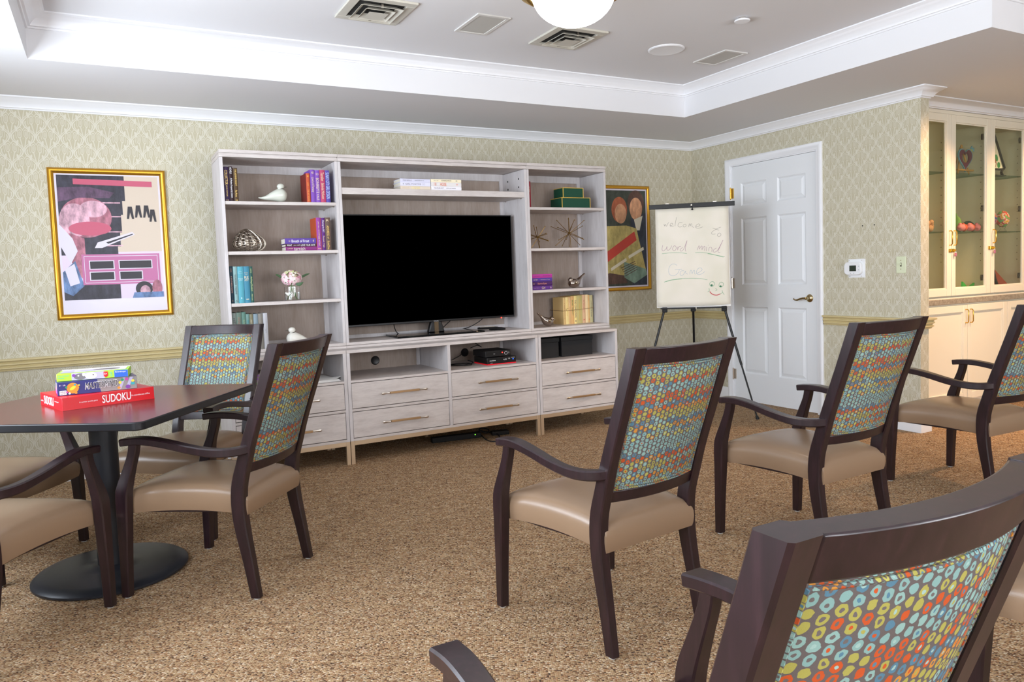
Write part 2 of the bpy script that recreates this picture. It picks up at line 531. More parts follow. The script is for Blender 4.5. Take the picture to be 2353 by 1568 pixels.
# ------------------------------------------------------------------ camera
def make_camera():
    f, yaw, pitch, roll, cx, cy, X, Y, Z = 1726.7694, .5003, -.0655, -.0352, 1189.7, 741.86, -4.8371, -5.3859, 1.1874
    fw = Vector((math.sin(yaw) * math.cos(pitch), math.cos(yaw) * math.cos(pitch), math.sin(pitch)))
    r = fw.cross(Vector((0, 0, 1))).normalized(); u = r.cross(fw)
    r2 = r * math.cos(roll) + u * math.sin(roll); u2 = u * math.cos(roll) - r * math.sin(roll)
    cam = bpy.data.cameras.new('camera'); o = bpy.data.objects.new('camera', cam); COL.objects.link(o)
    o.matrix_world = Matrix(((r2.x, u2.x, -fw.x, X), (r2.y, u2.y, -fw.y, Y), (r2.z, u2.z, -fw.z, Z), (0, 0, 0, 1)))
    cam.sensor_width = 36; cam.lens = f * 36 / 2353
    cam.shift_x = (1176.5 - cx) / 2353; cam.shift_y = (cy - 784) / 2353
    cam.clip_start = .02; SC.camera = o
make_camera()

# ------------------------------------------------------------------ room shell
XL, YF, XR = -6.0, -7.4, 3.0            # left wall, wall behind the viewer, far right wall
ZS, ZT = 2.328, 2.545                    # soffit and tray ceiling
YE = -2.236                              # end of the door wall
YC = -2.05                               # face of the built-in cupboards
struct('floor', MB().box(XL - .2, XR + .2, YF - .2, .2, -.1, 0), M_carpet, smooth=0)
struct('wall_back', MB().box(XL - .12, .09, 0, .12, 0, ZT + .1), M_paper, smooth=0)
DL, DR, DT = -.490, -1.397, 2.053        # door opening
w = MB().box(0, .09, DL, 0, 0, ZS + .02).box(0, .09, YE, DR, 0, ZS + .02).box(0, .09, DR, DL, DT, ZS + .02)
struct('wall_right', w, M_paper, smooth=0)
struct('wall_alcove', MB().box(.09, XR + .1, -1.66, -1.55, 0, ZS + .02), M_paper, smooth=0)
struct('wall_far', MB().box(XR, XR + .1, YF, -1.6, 0, ZT + .1), M_paper, smooth=0)
def wall_with_windows(name, ax, c0, c1, a0, a1, wins, z0, z1):
    mb = MB()
    def b(p, q, r, s):
        if ax == 'x': mb.box(c0, c1, p, q, r, s)
        else: mb.box(p, q, c0, c1, r, s)
    a = a0
    for (w0, w1) in wins: b(a, w0, 0, ZT + .1); a = w1
    b(a, a1, 0, ZT + .1)
    for (w0, w1) in wins: b(w0, w1, 0, z0); b(w0, w1, z1, ZT + .1)
    struct(name, mb, M_paper, smooth=0)
LW = [(-5.3, -3.7), (-3.0, -1.3)]; FW = [(-5.2, -3.5), (-2.6, -.9)]
wall_with_windows('wall_left', 'x', XL - .12, XL, YF - .1, .1, LW, .75, 2.1)
wall_with_windows('wall_front', 'y', YF - .12, YF, XL - .1, XR + .1, FW, .75, 2.1)
n = 0
for ax, wins in (('x', LW), ('y', FW)):
    for (a, b) in wins:
        n += 1
        def bb(mb, p, q, r, s, t):
            if ax == 'x': mb.box(XL - t, XL + t * .3, p, q, r, s)
            else: mb.box(p, q, YF - t, YF + t * .3, r, s)
            return mb
        fr = MB()
        for (p, q, r, s) in ((a, a + .05, .75, 2.1), (b - .05, b, .75, 2.1), (a + .05, b - .05, .75, .8), (a + .05, b - .05, 2.05, 2.1), (a + .05, b - .05, 1.41, 1.44), ((a + b) / 2 - .015, (a + b) / 2 + .015, .8, 1.41), ((a + b) / 2 - .015, (a + b) / 2 + .015, 1.44, 2.05)):
            bb(fr, p, q, r, s, .06)
        struct('window_%d' % n, fr, M_trimw, smooth=0)
# ceiling: soffit around an L-shaped tray
TX0, TX1, TY0, TY1, TYF, TXR = -5.10, -.887, -.924, -3.187, -6.4, 2.3
c = MB()
c.box(XL - .1, XR + .1, YF - .1, .1, ZT, ZT + .1)
c.box(XL, TX0, YF, 0, ZS, ZT); c.box(TX0, TX1, TY0, 0, ZS, ZT); c.box(TX1, 0, TY1, 0, ZS, ZT); c.box(0, TXR, TY1, -1.55, ZS, ZT)
c.box(TX0, TXR, YF, TYF, ZS, ZT); c.box(TXR, XR, YF, -1.55, ZS, ZT)
struct('ceiling', c, M_ceil, smooth=0)
def crown(zb, zt, d):
    h = zt - zb
    return [(0, zb), (d * .10, zb), (d * .14, zb + h * .10), (d * .26, zb + h * .13), (d * .26, zb + h * .2), (d * .31, zb + h * .3), (d * .42, zb + h * .46), (d * .58, zb + h * .62), (d * .78, zb + h * .74), (d * .82, zb + h * .8), (d * .93, zb + h * .84), (d, zb + h * .9), (d, zt), (0, zt)]
struct('trim_1', molding([(XL, 0), (0, 0), (0, YE), (.09, YE), (.09, YC + .0), (XR, YC + .0)], crown(2.2605, ZS, .078)), M_trimw, smooth=50)
struct('trim_2', molding([(TX0, TYF), (TX0, TY0), (TX1, TY0), (TX1, TY1), (TXR, TY1)], crown(2.477, ZT, .09)), M_trimw, smooth=50)
RP = [(0, .712), (.012, .712), (.016, .722), (.024, .726), (.024, .733), (.016, .737), (.019, .745), (.028, .749), (.028, .757), (.021, .761), (.026, .770), (.037, .774), (.037, .785), (0, .785)]
struct('trim_3', molding([(XL, 0), (0, 0), (0, -.4426)], RP), M_rail, smooth=40)
struct('trim_4', molding([(0, -1.4624), (0, YE), (.09, YE), (.09, YC - .01)], RP), M_rail, smooth=40)
BP = [(0, 0), (.014, 0), (.014, .085), (.010, .095), (.005, .104), (0, .106)]
struct('baseboard_back', molding([(XL, 0), (0, 0), (0, -.4426)], BP), M_trimw, smooth=40)
struct('baseboard_right', molding([(0, -1.4624), (0, YE), (.09, YE), (.09, YC - .01)], BP), M_trimw, smooth=40)
struct('baseboard_left', molding([(XL, YF), (XL, 0)], BP), M_trimw, smooth=40)
# door casing (mitred around the opening) and stops
cs = MB()
prof = [(0, 0), (.055, 0), (.055, .012), (.045, .018), (.03, .016), (.022, .012), (.008, .010), (0, .008)]   # (distance from opening, projection)
ring = [(DR, 0.0), (DR, DT), (DL, DT), (DL, 0.0)]
for i, (yy, zz) in enumerate(ring):
    sy = -1 if i < 2 else 1; sz = 1 if i in (1, 2) else 0
    for d, p in prof: cs.v.append((-p, yy + sy * d, zz + sz * d))
K = len(prof)
for i in range(3):
    for k in range(K):
        l = (k + 1) % K; cs.f.append((i * K + k, (i + 1) * K + k, (i + 1) * K + l, i * K + l)); cs.mi.append(0)
cs.f.append(tuple(range(K))); cs.mi.append(0); cs.f.append(tuple(range(3 * K, 4 * K))); cs.mi.append(0)
cs.box(.0, .09, DR, DR + .008, 0, DT - .008).box(.0, .09, DL - .008, DL, 0, DT - .008).box(.0, .09, DR, DL, DT - .008, DT)
struct('trim_5', cs, M_trimw, smooth=40)

# door leaf, six raised panels
y0, y1 = -1.387, -.499
d = MB(); d.box(.022, .045, y0, y1, .008, 2.043)
cols = [(-1.282, -1.0), (-.884, -.602)]; rows = [(.25, .832), (1.02, 1.592), (1.70, 1.893)]
ys = sorted({y0, y1, *[a for c_ in cols for a in c_]}); zs = sorted({.008, 2.043, *[a for c_ in rows for a in c_]})
for i in range(len(ys) - 1):
    for j in range(len(zs) - 1):
        if any(abs(ys[i] - c_[0]) < 1e-6 for c_ in cols) and any(abs(zs[j] - r_[0]) < 1e-6 for r_ in rows): continue
        d.box(.010, .022, ys[i], ys[i + 1], zs[j], zs[j + 1])
door = struct('door_1', d, M_door, smooth=0)
def frust(mb, y0, y1, z0, z1, xb, xt, ins, mi=0):
    vs = [(xb, y0, z0), (xb, y1, z0), (xb, y1, z1), (xb, y0, z1), (xt, y0 + ins, z0 + ins), (xt, y1 - ins, z0 + ins), (xt, y1 - ins, z1 - ins), (xt, y0 + ins, z1 - ins)]
    return mb.add(vs, [(4, 5, 6, 7), (0, 1, 5, 4), (1, 2, 6, 5), (2, 3, 7, 6), (3, 0, 4, 7), (0, 3, 2, 1)], mi)
for c_ in cols:
    for r_ in rows:
        m = MB(); frust(m, c_[0] + .012, c_[1] - .012, r_[0] + .012, r_[1] - .012, .022, .012, .028)
        # moulded slope around the panel opening
        for (a, b, p, q) in ((c_[0], c_[0] + .014, r_[0], r_[1]), (c_[1] - .014, c_[1], r_[0], r_[1])):
            inner = b if a == c_[0] else a; outer = a if a == c_[0] else b
            m.add([(.010, outer, p), (.022, outer, p), (.022, inner, p), (.010, outer, q), (.022, outer, q), (.022, inner, q)], [(0, 2, 1), (3, 4, 5), (0, 3, 5, 2), (0, 1, 4, 3), (1, 2, 5, 4)])
        for (a, b) in ((r_[0], r_[0] + .014), (r_[1], r_[1] - .014)):
            p, q = c_
            m.add([(.010, p, a), (.022, p, a), (.022, p, b), (.010, q, a), (.022, q, a), (.022, q, b)], [(0, 2, 1), (3, 4, 5), (0, 3, 5, 2), (0, 1, 4, 3), (1, 2, 5, 4)])
        m.build('door_panel', M_door, door, smooth=0)
for z in (.235, 1.035, 1.815):
    h = MB().cyl((-.004, -.494, z - .045), (-.004, -.494, z + .045), .0065, n=10).sphere((-.004, -.494, z + .047), .006, 8, 6).sphere((-.004, -.494, z - .047), .006, 8, 6)
    h.box(-.002, .011, -.520, -.494, z - .044, z + .044)
    o = h.build('hinge', M_goldp if z > 1.5 else M_steel, door); o['label'] = 'brass hinge' if z > 1.5 else 'nickel hinge'
lv = MB().lathe([(.001, 0), (.031, 0), (.032, .004), (.027, .011), (.013, .016), (.011, .035), (.012, .046), (.001, .048)], (.010, -1.315, .912), 24, ax='x')
lv.tube([(-.036, -1.315, .912), (-.040, -1.29, .914), (-.040, -1.262, .908), (-.039, -1.235, .899), (-.037, -1.21, .899), (-.036, -1.195, .907), (-.037, -1.2, .914)], [.009, .0085, .008, .0075, .006, .005, .003], 10)
lv.build('door_handle', mat('antique_brass', (186, 168, 128), .2, metal=1.), door)['label'] = 'polished brass lever handle'

# ------------------------------------------------------------------ wall fittings
t = thing('thermostat', 'white thermostat with a dark display on the green-lit wall beside the door', 'thermostat', (0, -1.738, 1.137))
MB().box(-.003, .001, -.078, .062, -.068, .068).build('wall_plate', M_white, t)
b = MB(); b.prism(rrect(-.083, .06, -.047, .047, .03), (-.003, 0, 0), (0, -1, 0), (0, 0, 1), (-.024, 0, 0)); b.v = [(x, y + .0, z) for x, y, z in b.v]
b.build('body', M_white, t, bevel=.004)
MB().box(-.0278, -.027, -.020, .036, -.020, .022).build('display', mat('lcd_grey', (52, 62, 52), .2), t)
for (yy, zz) in ((-.042, .015), (-.042, -.010), (.026, -.035), (-.001, -.035)):
    MB().cyl((-.027, yy, zz), (-.0285, yy, zz), .0045, n=12).build('button', mat('button_grey', (196, 200, 204), .4), t)
for (yy, zz) in ((.054, .058), (-.05, .058), (.05, -.058), (-.046, -.058)):
    MB().cyl((-.003, yy, zz), (-.0045, yy, zz), .003, n=8).build('screw', M_steel, t)
t = thing('light_switch', 'ivory light switch plate near the outer corner of the green-lit wall', 'light switch', (0, -2.096, 1.154))
MB().box(-.006, 0, -.036, .036, -.058, .058).build('switch_plate', M_ivory, t, bevel=.003)
MB().box(-.0065, -.006, -.006, .006, -.013, .013).build('slot', mat('slot_dark', (96, 92, 76), .5), t)
MB().box(-.016, -.006, -.0045, .0045, -.002, .010).build('toggle', M_ivory, t, bevel=.001)
for zz in (.03, -.03): MB().cyl((-.006, 0, zz), (-.0072, 0, zz), .003, n=8).build('screw', M_goldw, t)
for k, yy in enumerate((-1.794, -1.889)):
    o = MB().cyl((.0, yy, 1.4435), (-.002, yy, 1.4435), .0045, n=10).build('wall_screw', M_black)
    tag(o, ('small dark screw in the wall above the thermostat, nearer the door', 'small dark screw in the wall above the thermostat, farther from the door')[k], 'screw', 'screws above the thermostat')

# ------------------------------------------------------------------ ceiling fittings
def diffuser(x0, x1, y0, y1, label):
    t = thing('ceiling_vent', label, 'ceiling vent', ((x0 + x1) / 2, (y0 + y1) / 2, ZT), 0, 'square air diffusers in the tray ceiling')
    a = (x1 - x0) / 2; b = (y1 - y0) / 2
    f = MB(); w_ = .045
    for (p, q, r, s) in ((-a, a, -b, -b + w_), (-a, a, b - w_, b), (-a, -a + w_, -b + w_, b - w_), (a - w_, a, -b + w_, b - w_)): f.box(p, q, r, s, -.012, 0)
    f.build('frame', M_vent, t, bevel=.002)
    MB().box(-a + .03, a - .03, -b + .03, b - .03, -.003, -.0005).build('duct_shade_plate', M_ductblk, t)  # solid dark plate, its colour stands for the shade up the duct
    def pyr(s0, z0, s1, z1):
        m = MB()
        for dz in (0, -.002):
            for s_, z_ in ((s0, z0 + dz), (s1, z1 + dz)): m.v += [(-a * s_, -b * s_, z_), (a * s_, -b * s_, z_), (a * s_, b * s_, z_), (-a * s_, b * s_, z_)]
        for i in range(4):
            j = (i + 1) % 4; m.f += [(i, j, 4 + j, 4 + i), (8 + i, 12 + i, 12 + j, 8 + j), (i, 8 + i, 8 + j, j), (4 + i, 4 + j, 12 + j, 12 + i)]; m.mi += [0] * 4
        return m
    pyr(.66, -.026, .50, -.008).build('louver', M_vent, t, smooth=0)
    pyr(.46, -.030, .30, -.008).build('louver', M_vent, t, smooth=0)
    m = MB(); m.add([(-a * .3, -b * .3, -.034), (a * .3, -b * .3, -.034), (a * .3, b * .3, -.034), (-a * .3, b * .3, -.034), (0, 0, -.020), ], [(0, 1, 4), (1, 2, 4), (2, 3, 4), (3, 0, 4), (3, 2, 1, 0)]); m.build('core_plate', M_vent, t, smooth=0)
    for (p, q) in ((0, b * .6), (0, -b * .6)): MB().box(-.006, .006, p + q - .004, p + q + .004, -.026, -.002).build('bracket', M_steel, t)
diffuser(-3.714, -3.384, -1.82, -1.48, 'square louvered air vent left of the round ceiling lamp, cut by the picture top')
diffuser(-2.558, -2.230, -1.82, -1.468, 'square louvered air vent directly in front of the round ceiling lamp')
def grille(x0, x1, y0, y1, label):
    t = thing('ceiling_grille', label, 'ceiling grille', ((x0 + x1) / 2, (y0 + y1) / 2, ZT), 0, 'flat square ceiling grilles')
    a = (x1 - x0) / 2; b = (y1 - y0) / 2; f = MB()
    for (p, q, r, s) in ((-a, a, -b, -b + .02), (-a, a, b - .02, b), (-a, -a + .02, -b + .02, b - .02), (a - .02, a, -b + .02, b - .02)): f.box(p, q, r, s, -.007, 0)
    f.build('frame', M_grfr, t, bevel=.001); MB().box(-a + .02, a - .02, -b + .02, b - .02, -.004, 0).build('mesh_panel', M_grille, t)
grille(-3.05, -2.856, -1.806, -1.50, 'flat square grey grille between the two louvered air vents')
grille(-1.330, -1.138, -1.815, -1.515, 'flat square grey grille nearest the door-side corner of the tray')
t = thing('ceiling_speaker', 'round white ceiling speaker beside the flat grille near the tray corner', 'speaker', (-1.687, -1.672, ZT))
MB().lathe([(.085, 0), (.112, 0), (.112, -.004), (.104, -.009), (.085, -.007)], n=40).build('rim', M_trimw, t)
MB().lathe([(.0, 0), (.086, 0), (.086, -.006), (.0, -.006)], n=32).build('speaker_mesh', M_grille, t)
t = thing('smoke_detector', 'small round white smoke detector hanging from the tray ceiling', 'smoke detector', (-1.677, -2.297, ZT))
MB().lathe([(0, 0), (.022, 0), (.022, -.012), (0, -.012)], n=24).build('base', M_steel, t)
MB().lathe([(0, -.012), (.040, -.012), (.043, -.016), (.040, -.021), (0, -.022)], n=28).build('disc', M_trimw, t)

t = thing('ceiling_lamp', 'round flush ceiling lamp with a glowing opal bowl and brass ring', 'ceiling lamp', (-2.93, -2.52, ZT))
MB().lathe([(0, 0), (.19, 0), (.235, -.05), (.245, -.10), (.242, -.118), (.228, -.122), (.222, -.13), (.208, -.132), (.196, -.128), (.190, -.118), (0, -.115)], n=48).build('ring', M_goldp, t)
b = MB(); pr = [(.186, -.118)] + [(.186 * math.cos(a), -.122 - .143 * math.sin(a)) for a in [i * PI / 2 / 10 for i in range(1, 10)]] + [(.002, -.265)]
b.lathe(pr, n=48).build('glass_bowl', M_lampglass, t)
def pt(name, loc, e, col, r=.1):
    l = bpy.data.lights.new(name, 'POINT'); l.energy = e; l.color = col; l.shadow_soft_size = r
    o = bpy.data.objects.new(name, l); COL.objects.link(o); o.location = loc; return o
def area(name, loc, rot, sx, sy, e, col):
    l = bpy.data.lights.new(name, 'AREA'); l.shape = 'RECTANGLE'; l.size = sx; l.size_y = sy; l.energy = e; l.color = col
    o = bpy.data.objects.new(name, l); COL.objects.link(o); o.location = loc; o.rotation_euler = rot; return o
# downlights over the cupboards and at the back of the room
for k, (x, y, e) in enumerate(((.62, -2.95, 22), (1.7, -2.95, 22))):
    t = thing('recessed_downlight', 'recessed warm downlight in the soffit before the cupboards', 'downlight', (x, y, ZS), 0, 'recessed downlights')
    MB().lathe([(.05, 0), (.075, 0), (.075, -.004), (.05, -.008)], n=24).build('rim', M_trimw, t)
    MB().lathe([(0, -.001), (.05, -.001), (.05, -.003), (0, -.003)], n=24).build('lens', mat('warm_lens', (255, 240, 210), .5, emit=(255, 214, 150), estr=8.), t)
    l = bpy.data.lights.new('downlight', 'SPOT'); l.energy = e * 5.; l.color = (1, .61, .33); l.spot_size = 1.7; l.spot_blend = .7; l.shadow_soft_size = .06
    o = bpy.data.objects.new('downlight', l); COL.objects.link(o); o.location = (x, y, ZS - .02); o.rotation_euler = Vector((-.50 if k == 0 else -.2, .75, -1.25)).to_track_quat('-Z', 'Y').to_euler()
# daylight: sky through the windows
W = bpy.data.worlds.new('world'); SC.world = W; W.use_nodes = True
bg = W.node_tree.nodes['Background']; bg.inputs[0].default_value = (.80, .88, 1, 1); bg.inputs[1].default_value = 3.0
for (a, b_) in LW: area('window_light', (XL - .2, (a + b_) / 2, 1.43), (0, -PI / 2 - .35, 0), 1.35, b_ - a, 72, (.82, .90, 1))
for (a, b_), e_ in zip(FW, (44, 76)): area('window_light', ((a + b_) / 2, YF - .2, 1.43), (PI / 2 + .35, 0, 0), b_ - a, 1.35, e_, (.97, .97, 1))
SC.view_settings.view_transform = 'Standard'; SC.view_settings.look = 'None'; SC.view_settings.gamma = 1; SC.view_settings.use_curve_mapping = False
SC.view_settings.exposure = 0.45
# ------------------------------------------------------------------ armchair (faces +y)
def lerp(a, b, t): return a + (b - a) * t
def catm(P, sub):
    out = []
    for i in range(len(P) - 1):
        a = P[max(i - 1, 0)]; b = P[i]; c = P[i + 1]; d = P[min(i + 2, len(P) - 1)]
        for k in range(sub):
            t = k / sub
            out.append(tuple(.5 * ((2 * b[j]) + (-a[j] + c[j]) * t + (2 * a[j] - 5 * b[j] + 4 * c[j] - d[j]) * t * t + (-a[j] + 3 * b[j] - 3 * c[j] + d[j]) * t ** 3) for j in range(len(b))))
    out.append(tuple(P[-1])); return out
def bar_yz(mb, P, x):
    """upright member: P = (dx, y, z, half x, half y); flat ends"""
    vs = []; n = 8
    for dx, y, z, a, b in P:
        c = min(a, b) * .22
        for (q, w) in ((a, b - c), (a - c, b), (-a + c, b), (-a, b - c), (-a, -b + c), (-a + c, -b), (a - c, -b), (a, -b + c)):
            vs.append((x + dx + q, y + w, z))
    N = len(P); fs = []
    for i in range(N - 1):
        for k in range(n): fs.append((i * n + k, i * n + (k + 1) % n, (i + 1) * n + (k + 1) % n, (i + 1) * n + k))
    fs += [tuple(range(n - 1, -1, -1)), tuple(range((N - 1) * n, N * n))]
    mb.add(vs, fs)
POST = catm([(.004, -.262, .006, .015, .018), (.002, -.240, .14, .017, .021), (0, -.213, .30, .019, .026), (0, -.213, .42, .019, .027), (0, -.240, .52, .019, .026), (0, -.272, .62, .019, .024), (.001, -.338, .80, .020, .023), (.002, -.396, .963, .021, .023)], 4)
def post_y(z):
    for a, b in zip(POST, POST[1:]):
        if a[2] <= z <= b[2]: return lerp(a[1], b[1], (z - a[2]) / (b[2] - a[2]))
    return POST[-1][1]
PX = .198
def make_chair():
    t = thing('armchair', 'x', 'armchair')
    # legs
    for s in (-1, 1):
        m = MB(); bar_yz(m, [(p[0] * s, p[1], p[2], p[3], p[4]) for p in POST], s * PX)
        leg = m.build('rear_leg', M_dark, t, bevel=.0)
        MB().cyl((s * (PX + .004), -.262, 0), (s * (PX + .004), -.262, .008), .012, n=12).build('glide', M_grille, leg)
        m = MB()
        bar_yz(m, [(s * p[0], p[1], p[2], p[3], p[4]) for p in catm([(.0, .250, .006, .0165, .0165), (.0, .246, .15, .018, .019), (.0, .240, .30, .020, .023), (.0, .238, .385, .020, .026), (.0, .231, .43, .019, .026), (0, .206, .50, .016, .021), (0, .184, .56, .015, .018), (0, .176, .60, .015, .018)], 4)], s * .257)
        leg = m.build('front_leg', M_dark, t)
        MB().cyl((s * .257, .250, 0), (s * .257, .250, .008), .012, n=12).build('glide', M_grille, leg)
        # arm
        A = catm([(.254, .224, .604), (.255, .170, .610), (.259, .11, .610), (.263, .03, .600), (.265, -.06, .583), (.262, -.14, .571), (.250, -.20, .568), (.228, -.24, .570), (.200, -.262, .574)], 4)
        N = len(A); secs = []
        for i in range(N):
            u = i / (N - 1)
            hw = lerp(.026, .022, min(u / .3, 1)) if u < .3 else lerp(.022, .0165, min((u - .3) / .3, 1))
            hh = .0135 if u < .35 else lerp(.0135, .016, min((u - .35) / .3, 1))
            secs.append((hw, hh))
        m = MB(); m.sweep([(s * p[0], p[1], p[2]) for p in A], secs)
        m.build('arm', M_dark, t)
    # rails (bowed backwards)
    def rail(z0, z1, bow, d, name):
        m = MB(); n = 16; vs = []
        for i in range(n + 1):
            u = -1 + 2 * i / n; x = u * (PX - .017)
            for z in (z0, z1):
                yc = post_y(z) - bow * (1 - u * u)
                vs += [(x, yc + d, z), (x, yc - d, z)]
        fs = []
        for i in range(n):
            a = 4 * i; b = a + 4
            fs += [(a, b, b + 2, a + 2), (a + 1, a + 3, b + 3, b + 1), (a + 2, b + 2, b + 3, a + 3), (a, a + 1, b + 1, b)]
        fs += [(0, 2, 3, 1), (4 * n, 4 * n + 1, 4 * n + 3, 4 * n + 2)]
        m.add(vs, fs); return m.build(name, M_dark, t, bevel=.003)
    rail(.913, .962, .034, .0215, 'top_rail'); rail(.474, .513, .030, .017, 'lower_rail')
    # upholstered back panel with uv in metres
    nx, nz = 24, 20; z0, z1 = .512, .915; hw = PX - .0185
    me = bpy.data.meshes.new('back_panel'); vs = []; uvs = []
    for side in (0, 1):
        for j in range(nz + 1):
            for i in range(nx + 1):
                u = -1 + 2 * i / nx; v = j / nz; z = lerp(z0, z1, v); x = u * hw
                puff = .006 * (1 - u ** 6) * (1 - (2 * v - 1) ** 6)
                bow = lerp(.030, .034, v)
                yc = post_y(z) - bow * (1 - u * u)
                y = yc + .010 + puff if side == 0 else yc - .010 - puff
                vs.append((x, y, z)); uvs.append((x + side * 1.37, z + side * .013))
    W_ = (nx + 1); H_ = (nz + 1) * W_; fs = []
    for side in (0, 1):
        for j in range(nz):
            for i in range(nx):
                a = side * H_ + j * W_ + i; q = (a, a + 1, a + 1 + W_, a + W_)
                fs.append(q if side == 1 else q[::-1])
    for i in range(nx):
        fs.append((i, i + 1, H_ + i + 1, H_ + i)); k = nz * W_ + i; fs.append((k + 1, k, H_ + k, H_ + k + 1))
    for j in range(nz):
        k = j * W_; fs.append((k + W_, k, H_ + k, H_ + k + W_)); k += nx; fs.append((k, k + W_, H_ + k + W_, H_ + k))
    me.from_pydata(vs, [], fs); me.materials.append(M_fabric); ul = me.uv_layers.new(name='UVMap')
    for l in me.loops: ul.data[l.index].uv = uvs[l.vertex_index]
    for p in me.polygons: p.use_smooth = True
    me.set_sharp_from_angle(angle=math.radians(50))
    o = bpy.data.objects.new('back_panel', me); COL.objects.link(o); o.parent = t
    # double welt cord round the panel edge, front and back
    for side in (1, -1):
        pm = MB()
        for ins in (.004, .0125):
            pts = []
            def P(u, v):
                z = lerp(z0 + ins, z1 - ins, v); x = u * (hw - ins)
                return (x, post_y(z) - lerp(.030, .034, v) * (1 - u * u) + side * .0135, z)
            pts += [P(-1 + 2 * i / 16, 0) for i in range(16)] + [P(1, i / 12) for i in range(12)] + [P(1 - 2 * i / 16, 1) for i in range(16)] + [P(-1, 1 - i / 12) for i in range(12)]
            pm.tube(pts, .0036, 6, closed=True)
        pp = pm.build('piping', M_fabric, o); m2 = pp.data; ul = m2.uv_layers.new(name='UVMap')
        for l in m2.loops:
            c = m2.vertices[l.vertex_index].co; ul.data[l.index].uv = (c.x * 1.9 + 3, c.z * 1.9 + c.x)
    # seat
    n = 22; vs = []; fs = []
    yf, yb = .262, -.240
    def hwid(v):
        w = lerp(.196, .240, v); return w - .012 * (1 - (2 * v - 1) ** 2)
    def yy(u, v):
        y = lerp(yb, yf, v)
        if v > .5: y += .012 * (1 - u * u) * (v - .5) * 2
        return y
    R_ = n + 1
    def curve(a): # easing so that grid lines gather near edges
        return math.sin(a * PI / 2)
    top = []; 
    for j in range(n + 1):
        for i in range(n + 1):
            u = curve(-1 + 2 * i / n); vv = (curve(-1 + 2 * j / n) + 1) / 2; w_ = 2 * vv - 1
            arch = .014 * (1 - w_ * w_) * abs(u) ** 2
            e = (1 - abs(u) ** 3.2) * (1 - abs(w_) ** 4)
            edge = max(abs(u), abs(w_)); rr = .016 * max(0, (edge - .9) / .1) ** 2
            z = .398 + .040 * e ** .75 + arch - rr
            vs.append((u * hwid(vv), yy(u, vv), z)); top.append(z)
    for j in range(n):
        for i in range(n):
            a = j * R_ + i; fs.append((a, a + 1, a + 1 + R_, a + R_))
    ring = [j for j in range(R_)] + [j * R_ + n for j in range(1, R_)] + [n * R_ + i for i in range(n - 1, -1, -1)] + [j * R_ for j in range(n - 1, 0, -1)]
    L = len(ring); lv = [ring]
    for (dz, sc_) in ((-.012, 1.014), (-.030, 1.018), (-.050, 1.010), (-.064, .995)):
        b = len(vs); new = []
        for r in ring:
            x, y, z = vs[r]; new.append(len(vs)); vs.append((x * sc_, (y - .01) * sc_ + .01, z + dz))
        lv.append(new)
    for a, b in zip(lv, lv[1:]):
        for k in range(L): fs.append((a[k], b[k], b[(k + 1) % L], a[(k + 1) % L]))
    fs.append(tuple(lv[-1]))
    m = MB(); m.add(vs, fs); m.build('seat', M_vinyl, t, smooth=60)
    f = MB(); f.box(-.200, .200, .190, .212, .322, .337).box(-.165, .165, -.195, -.175, .322, .337)
    for s in (-1, 1):
        f.add([(s * .215, .20, .322), (s * .195, .20, .322), (s * .155, -.185, .322), (s * .175, -.185, .322), (s * .215, .20, .337), (s * .195, .20, .337), (s * .155, -.185, .337), (s * .175, -.185, .337)], [(0, 1, 2, 3), (7, 6, 5, 4), (0, 4, 5, 1), (1, 5, 6, 2), (2, 6, 7, 3), (3, 7, 4, 0)])
    f.build('seat_frame', M_dark, t)
    return t
chair = make_chair()
CH = [
 (-3.373, -3.263, .122, 'armchair alone in mid carpet, facing the television, whole dotted back in view'),
 (-2.234, -3.164, .036, 'armchair standing before the white door, dotted back towards the viewer'),
 (-4.474, -2.153, .863, 'armchair at the right side of the game table, dotted back towards the viewer'),
 (-.935, -3.093, -.030, 'scratched armchair before the cream cupboards, cut off by the right picture edge'),
 (-4.152, -4.550, .013, 'nearest armchair, huge dotted back in the bottom right corner'),
 (-4.517, -1.333, 2.484, 'armchair beyond the game table, its pale lit front side towards the viewer'),
 (-5.244, -2.309, -.598, 'armchair at the near left of the game table, one long arm and seat showing'),
 (-5.346, -1.421, -2.16, 'armchair farthest left behind the table, only seat and one front leg showing'),
 (-2.770, -4.60, 0., 'armchair right of the nearest one, only a strip of tan seat showing'),
]
for i, (x, y, a, lab) in enumerate(CH):
    o = chair if i == 0 else copy_tree(chair)
    o.location = (x, y, 0); o.rotation_euler = (0, 0, a); o['label'] = lab; o['group'] = 'dark wood armchairs with dotted fabric backs'

# ------------------------------------------------------------------ game table
t = thing('table', 'square dark mahogany-top table on a black pedestal holding three game boxes', 'table', (-4.881, -1.856, 0), .975)
m = MB(); m.prism(rrect(-.46, .46, -.46, .46, .035, 8), (0, 0, .688), (1, 0, 0), (0, 1, 0), (0, 0, .030)); m.build('edge_band', M_tableblk, t, bevel=.004)
m = MB(); m.prism(rrect(-.455, .455, -.455, .455, .032, 8), (0, 0, .717), (1, 0, 0), (0, 1, 0), (0, 0, .0012)); m.build('tabletop', M_tablelam, t)
MB().cyl((0, 0, .03), (0, 0, .668), .052, n=36).build('column', M_cast, t)
m = MB(); m.box(-.25, .25, -.03, .03, .668, .688).box(-.03, .03, -.25, .25, .668, .688); m.build('top_spider', M_cast, t, bevel=.004)
MB().lathe([(0, 0), (.282, 0), (.292, .006), (.292, .014), (.280, .024), (.24, .031), (.12, .036), (.075, .038), (.066, .044), (0, .044)], n=64).build('base', M_cast, t)

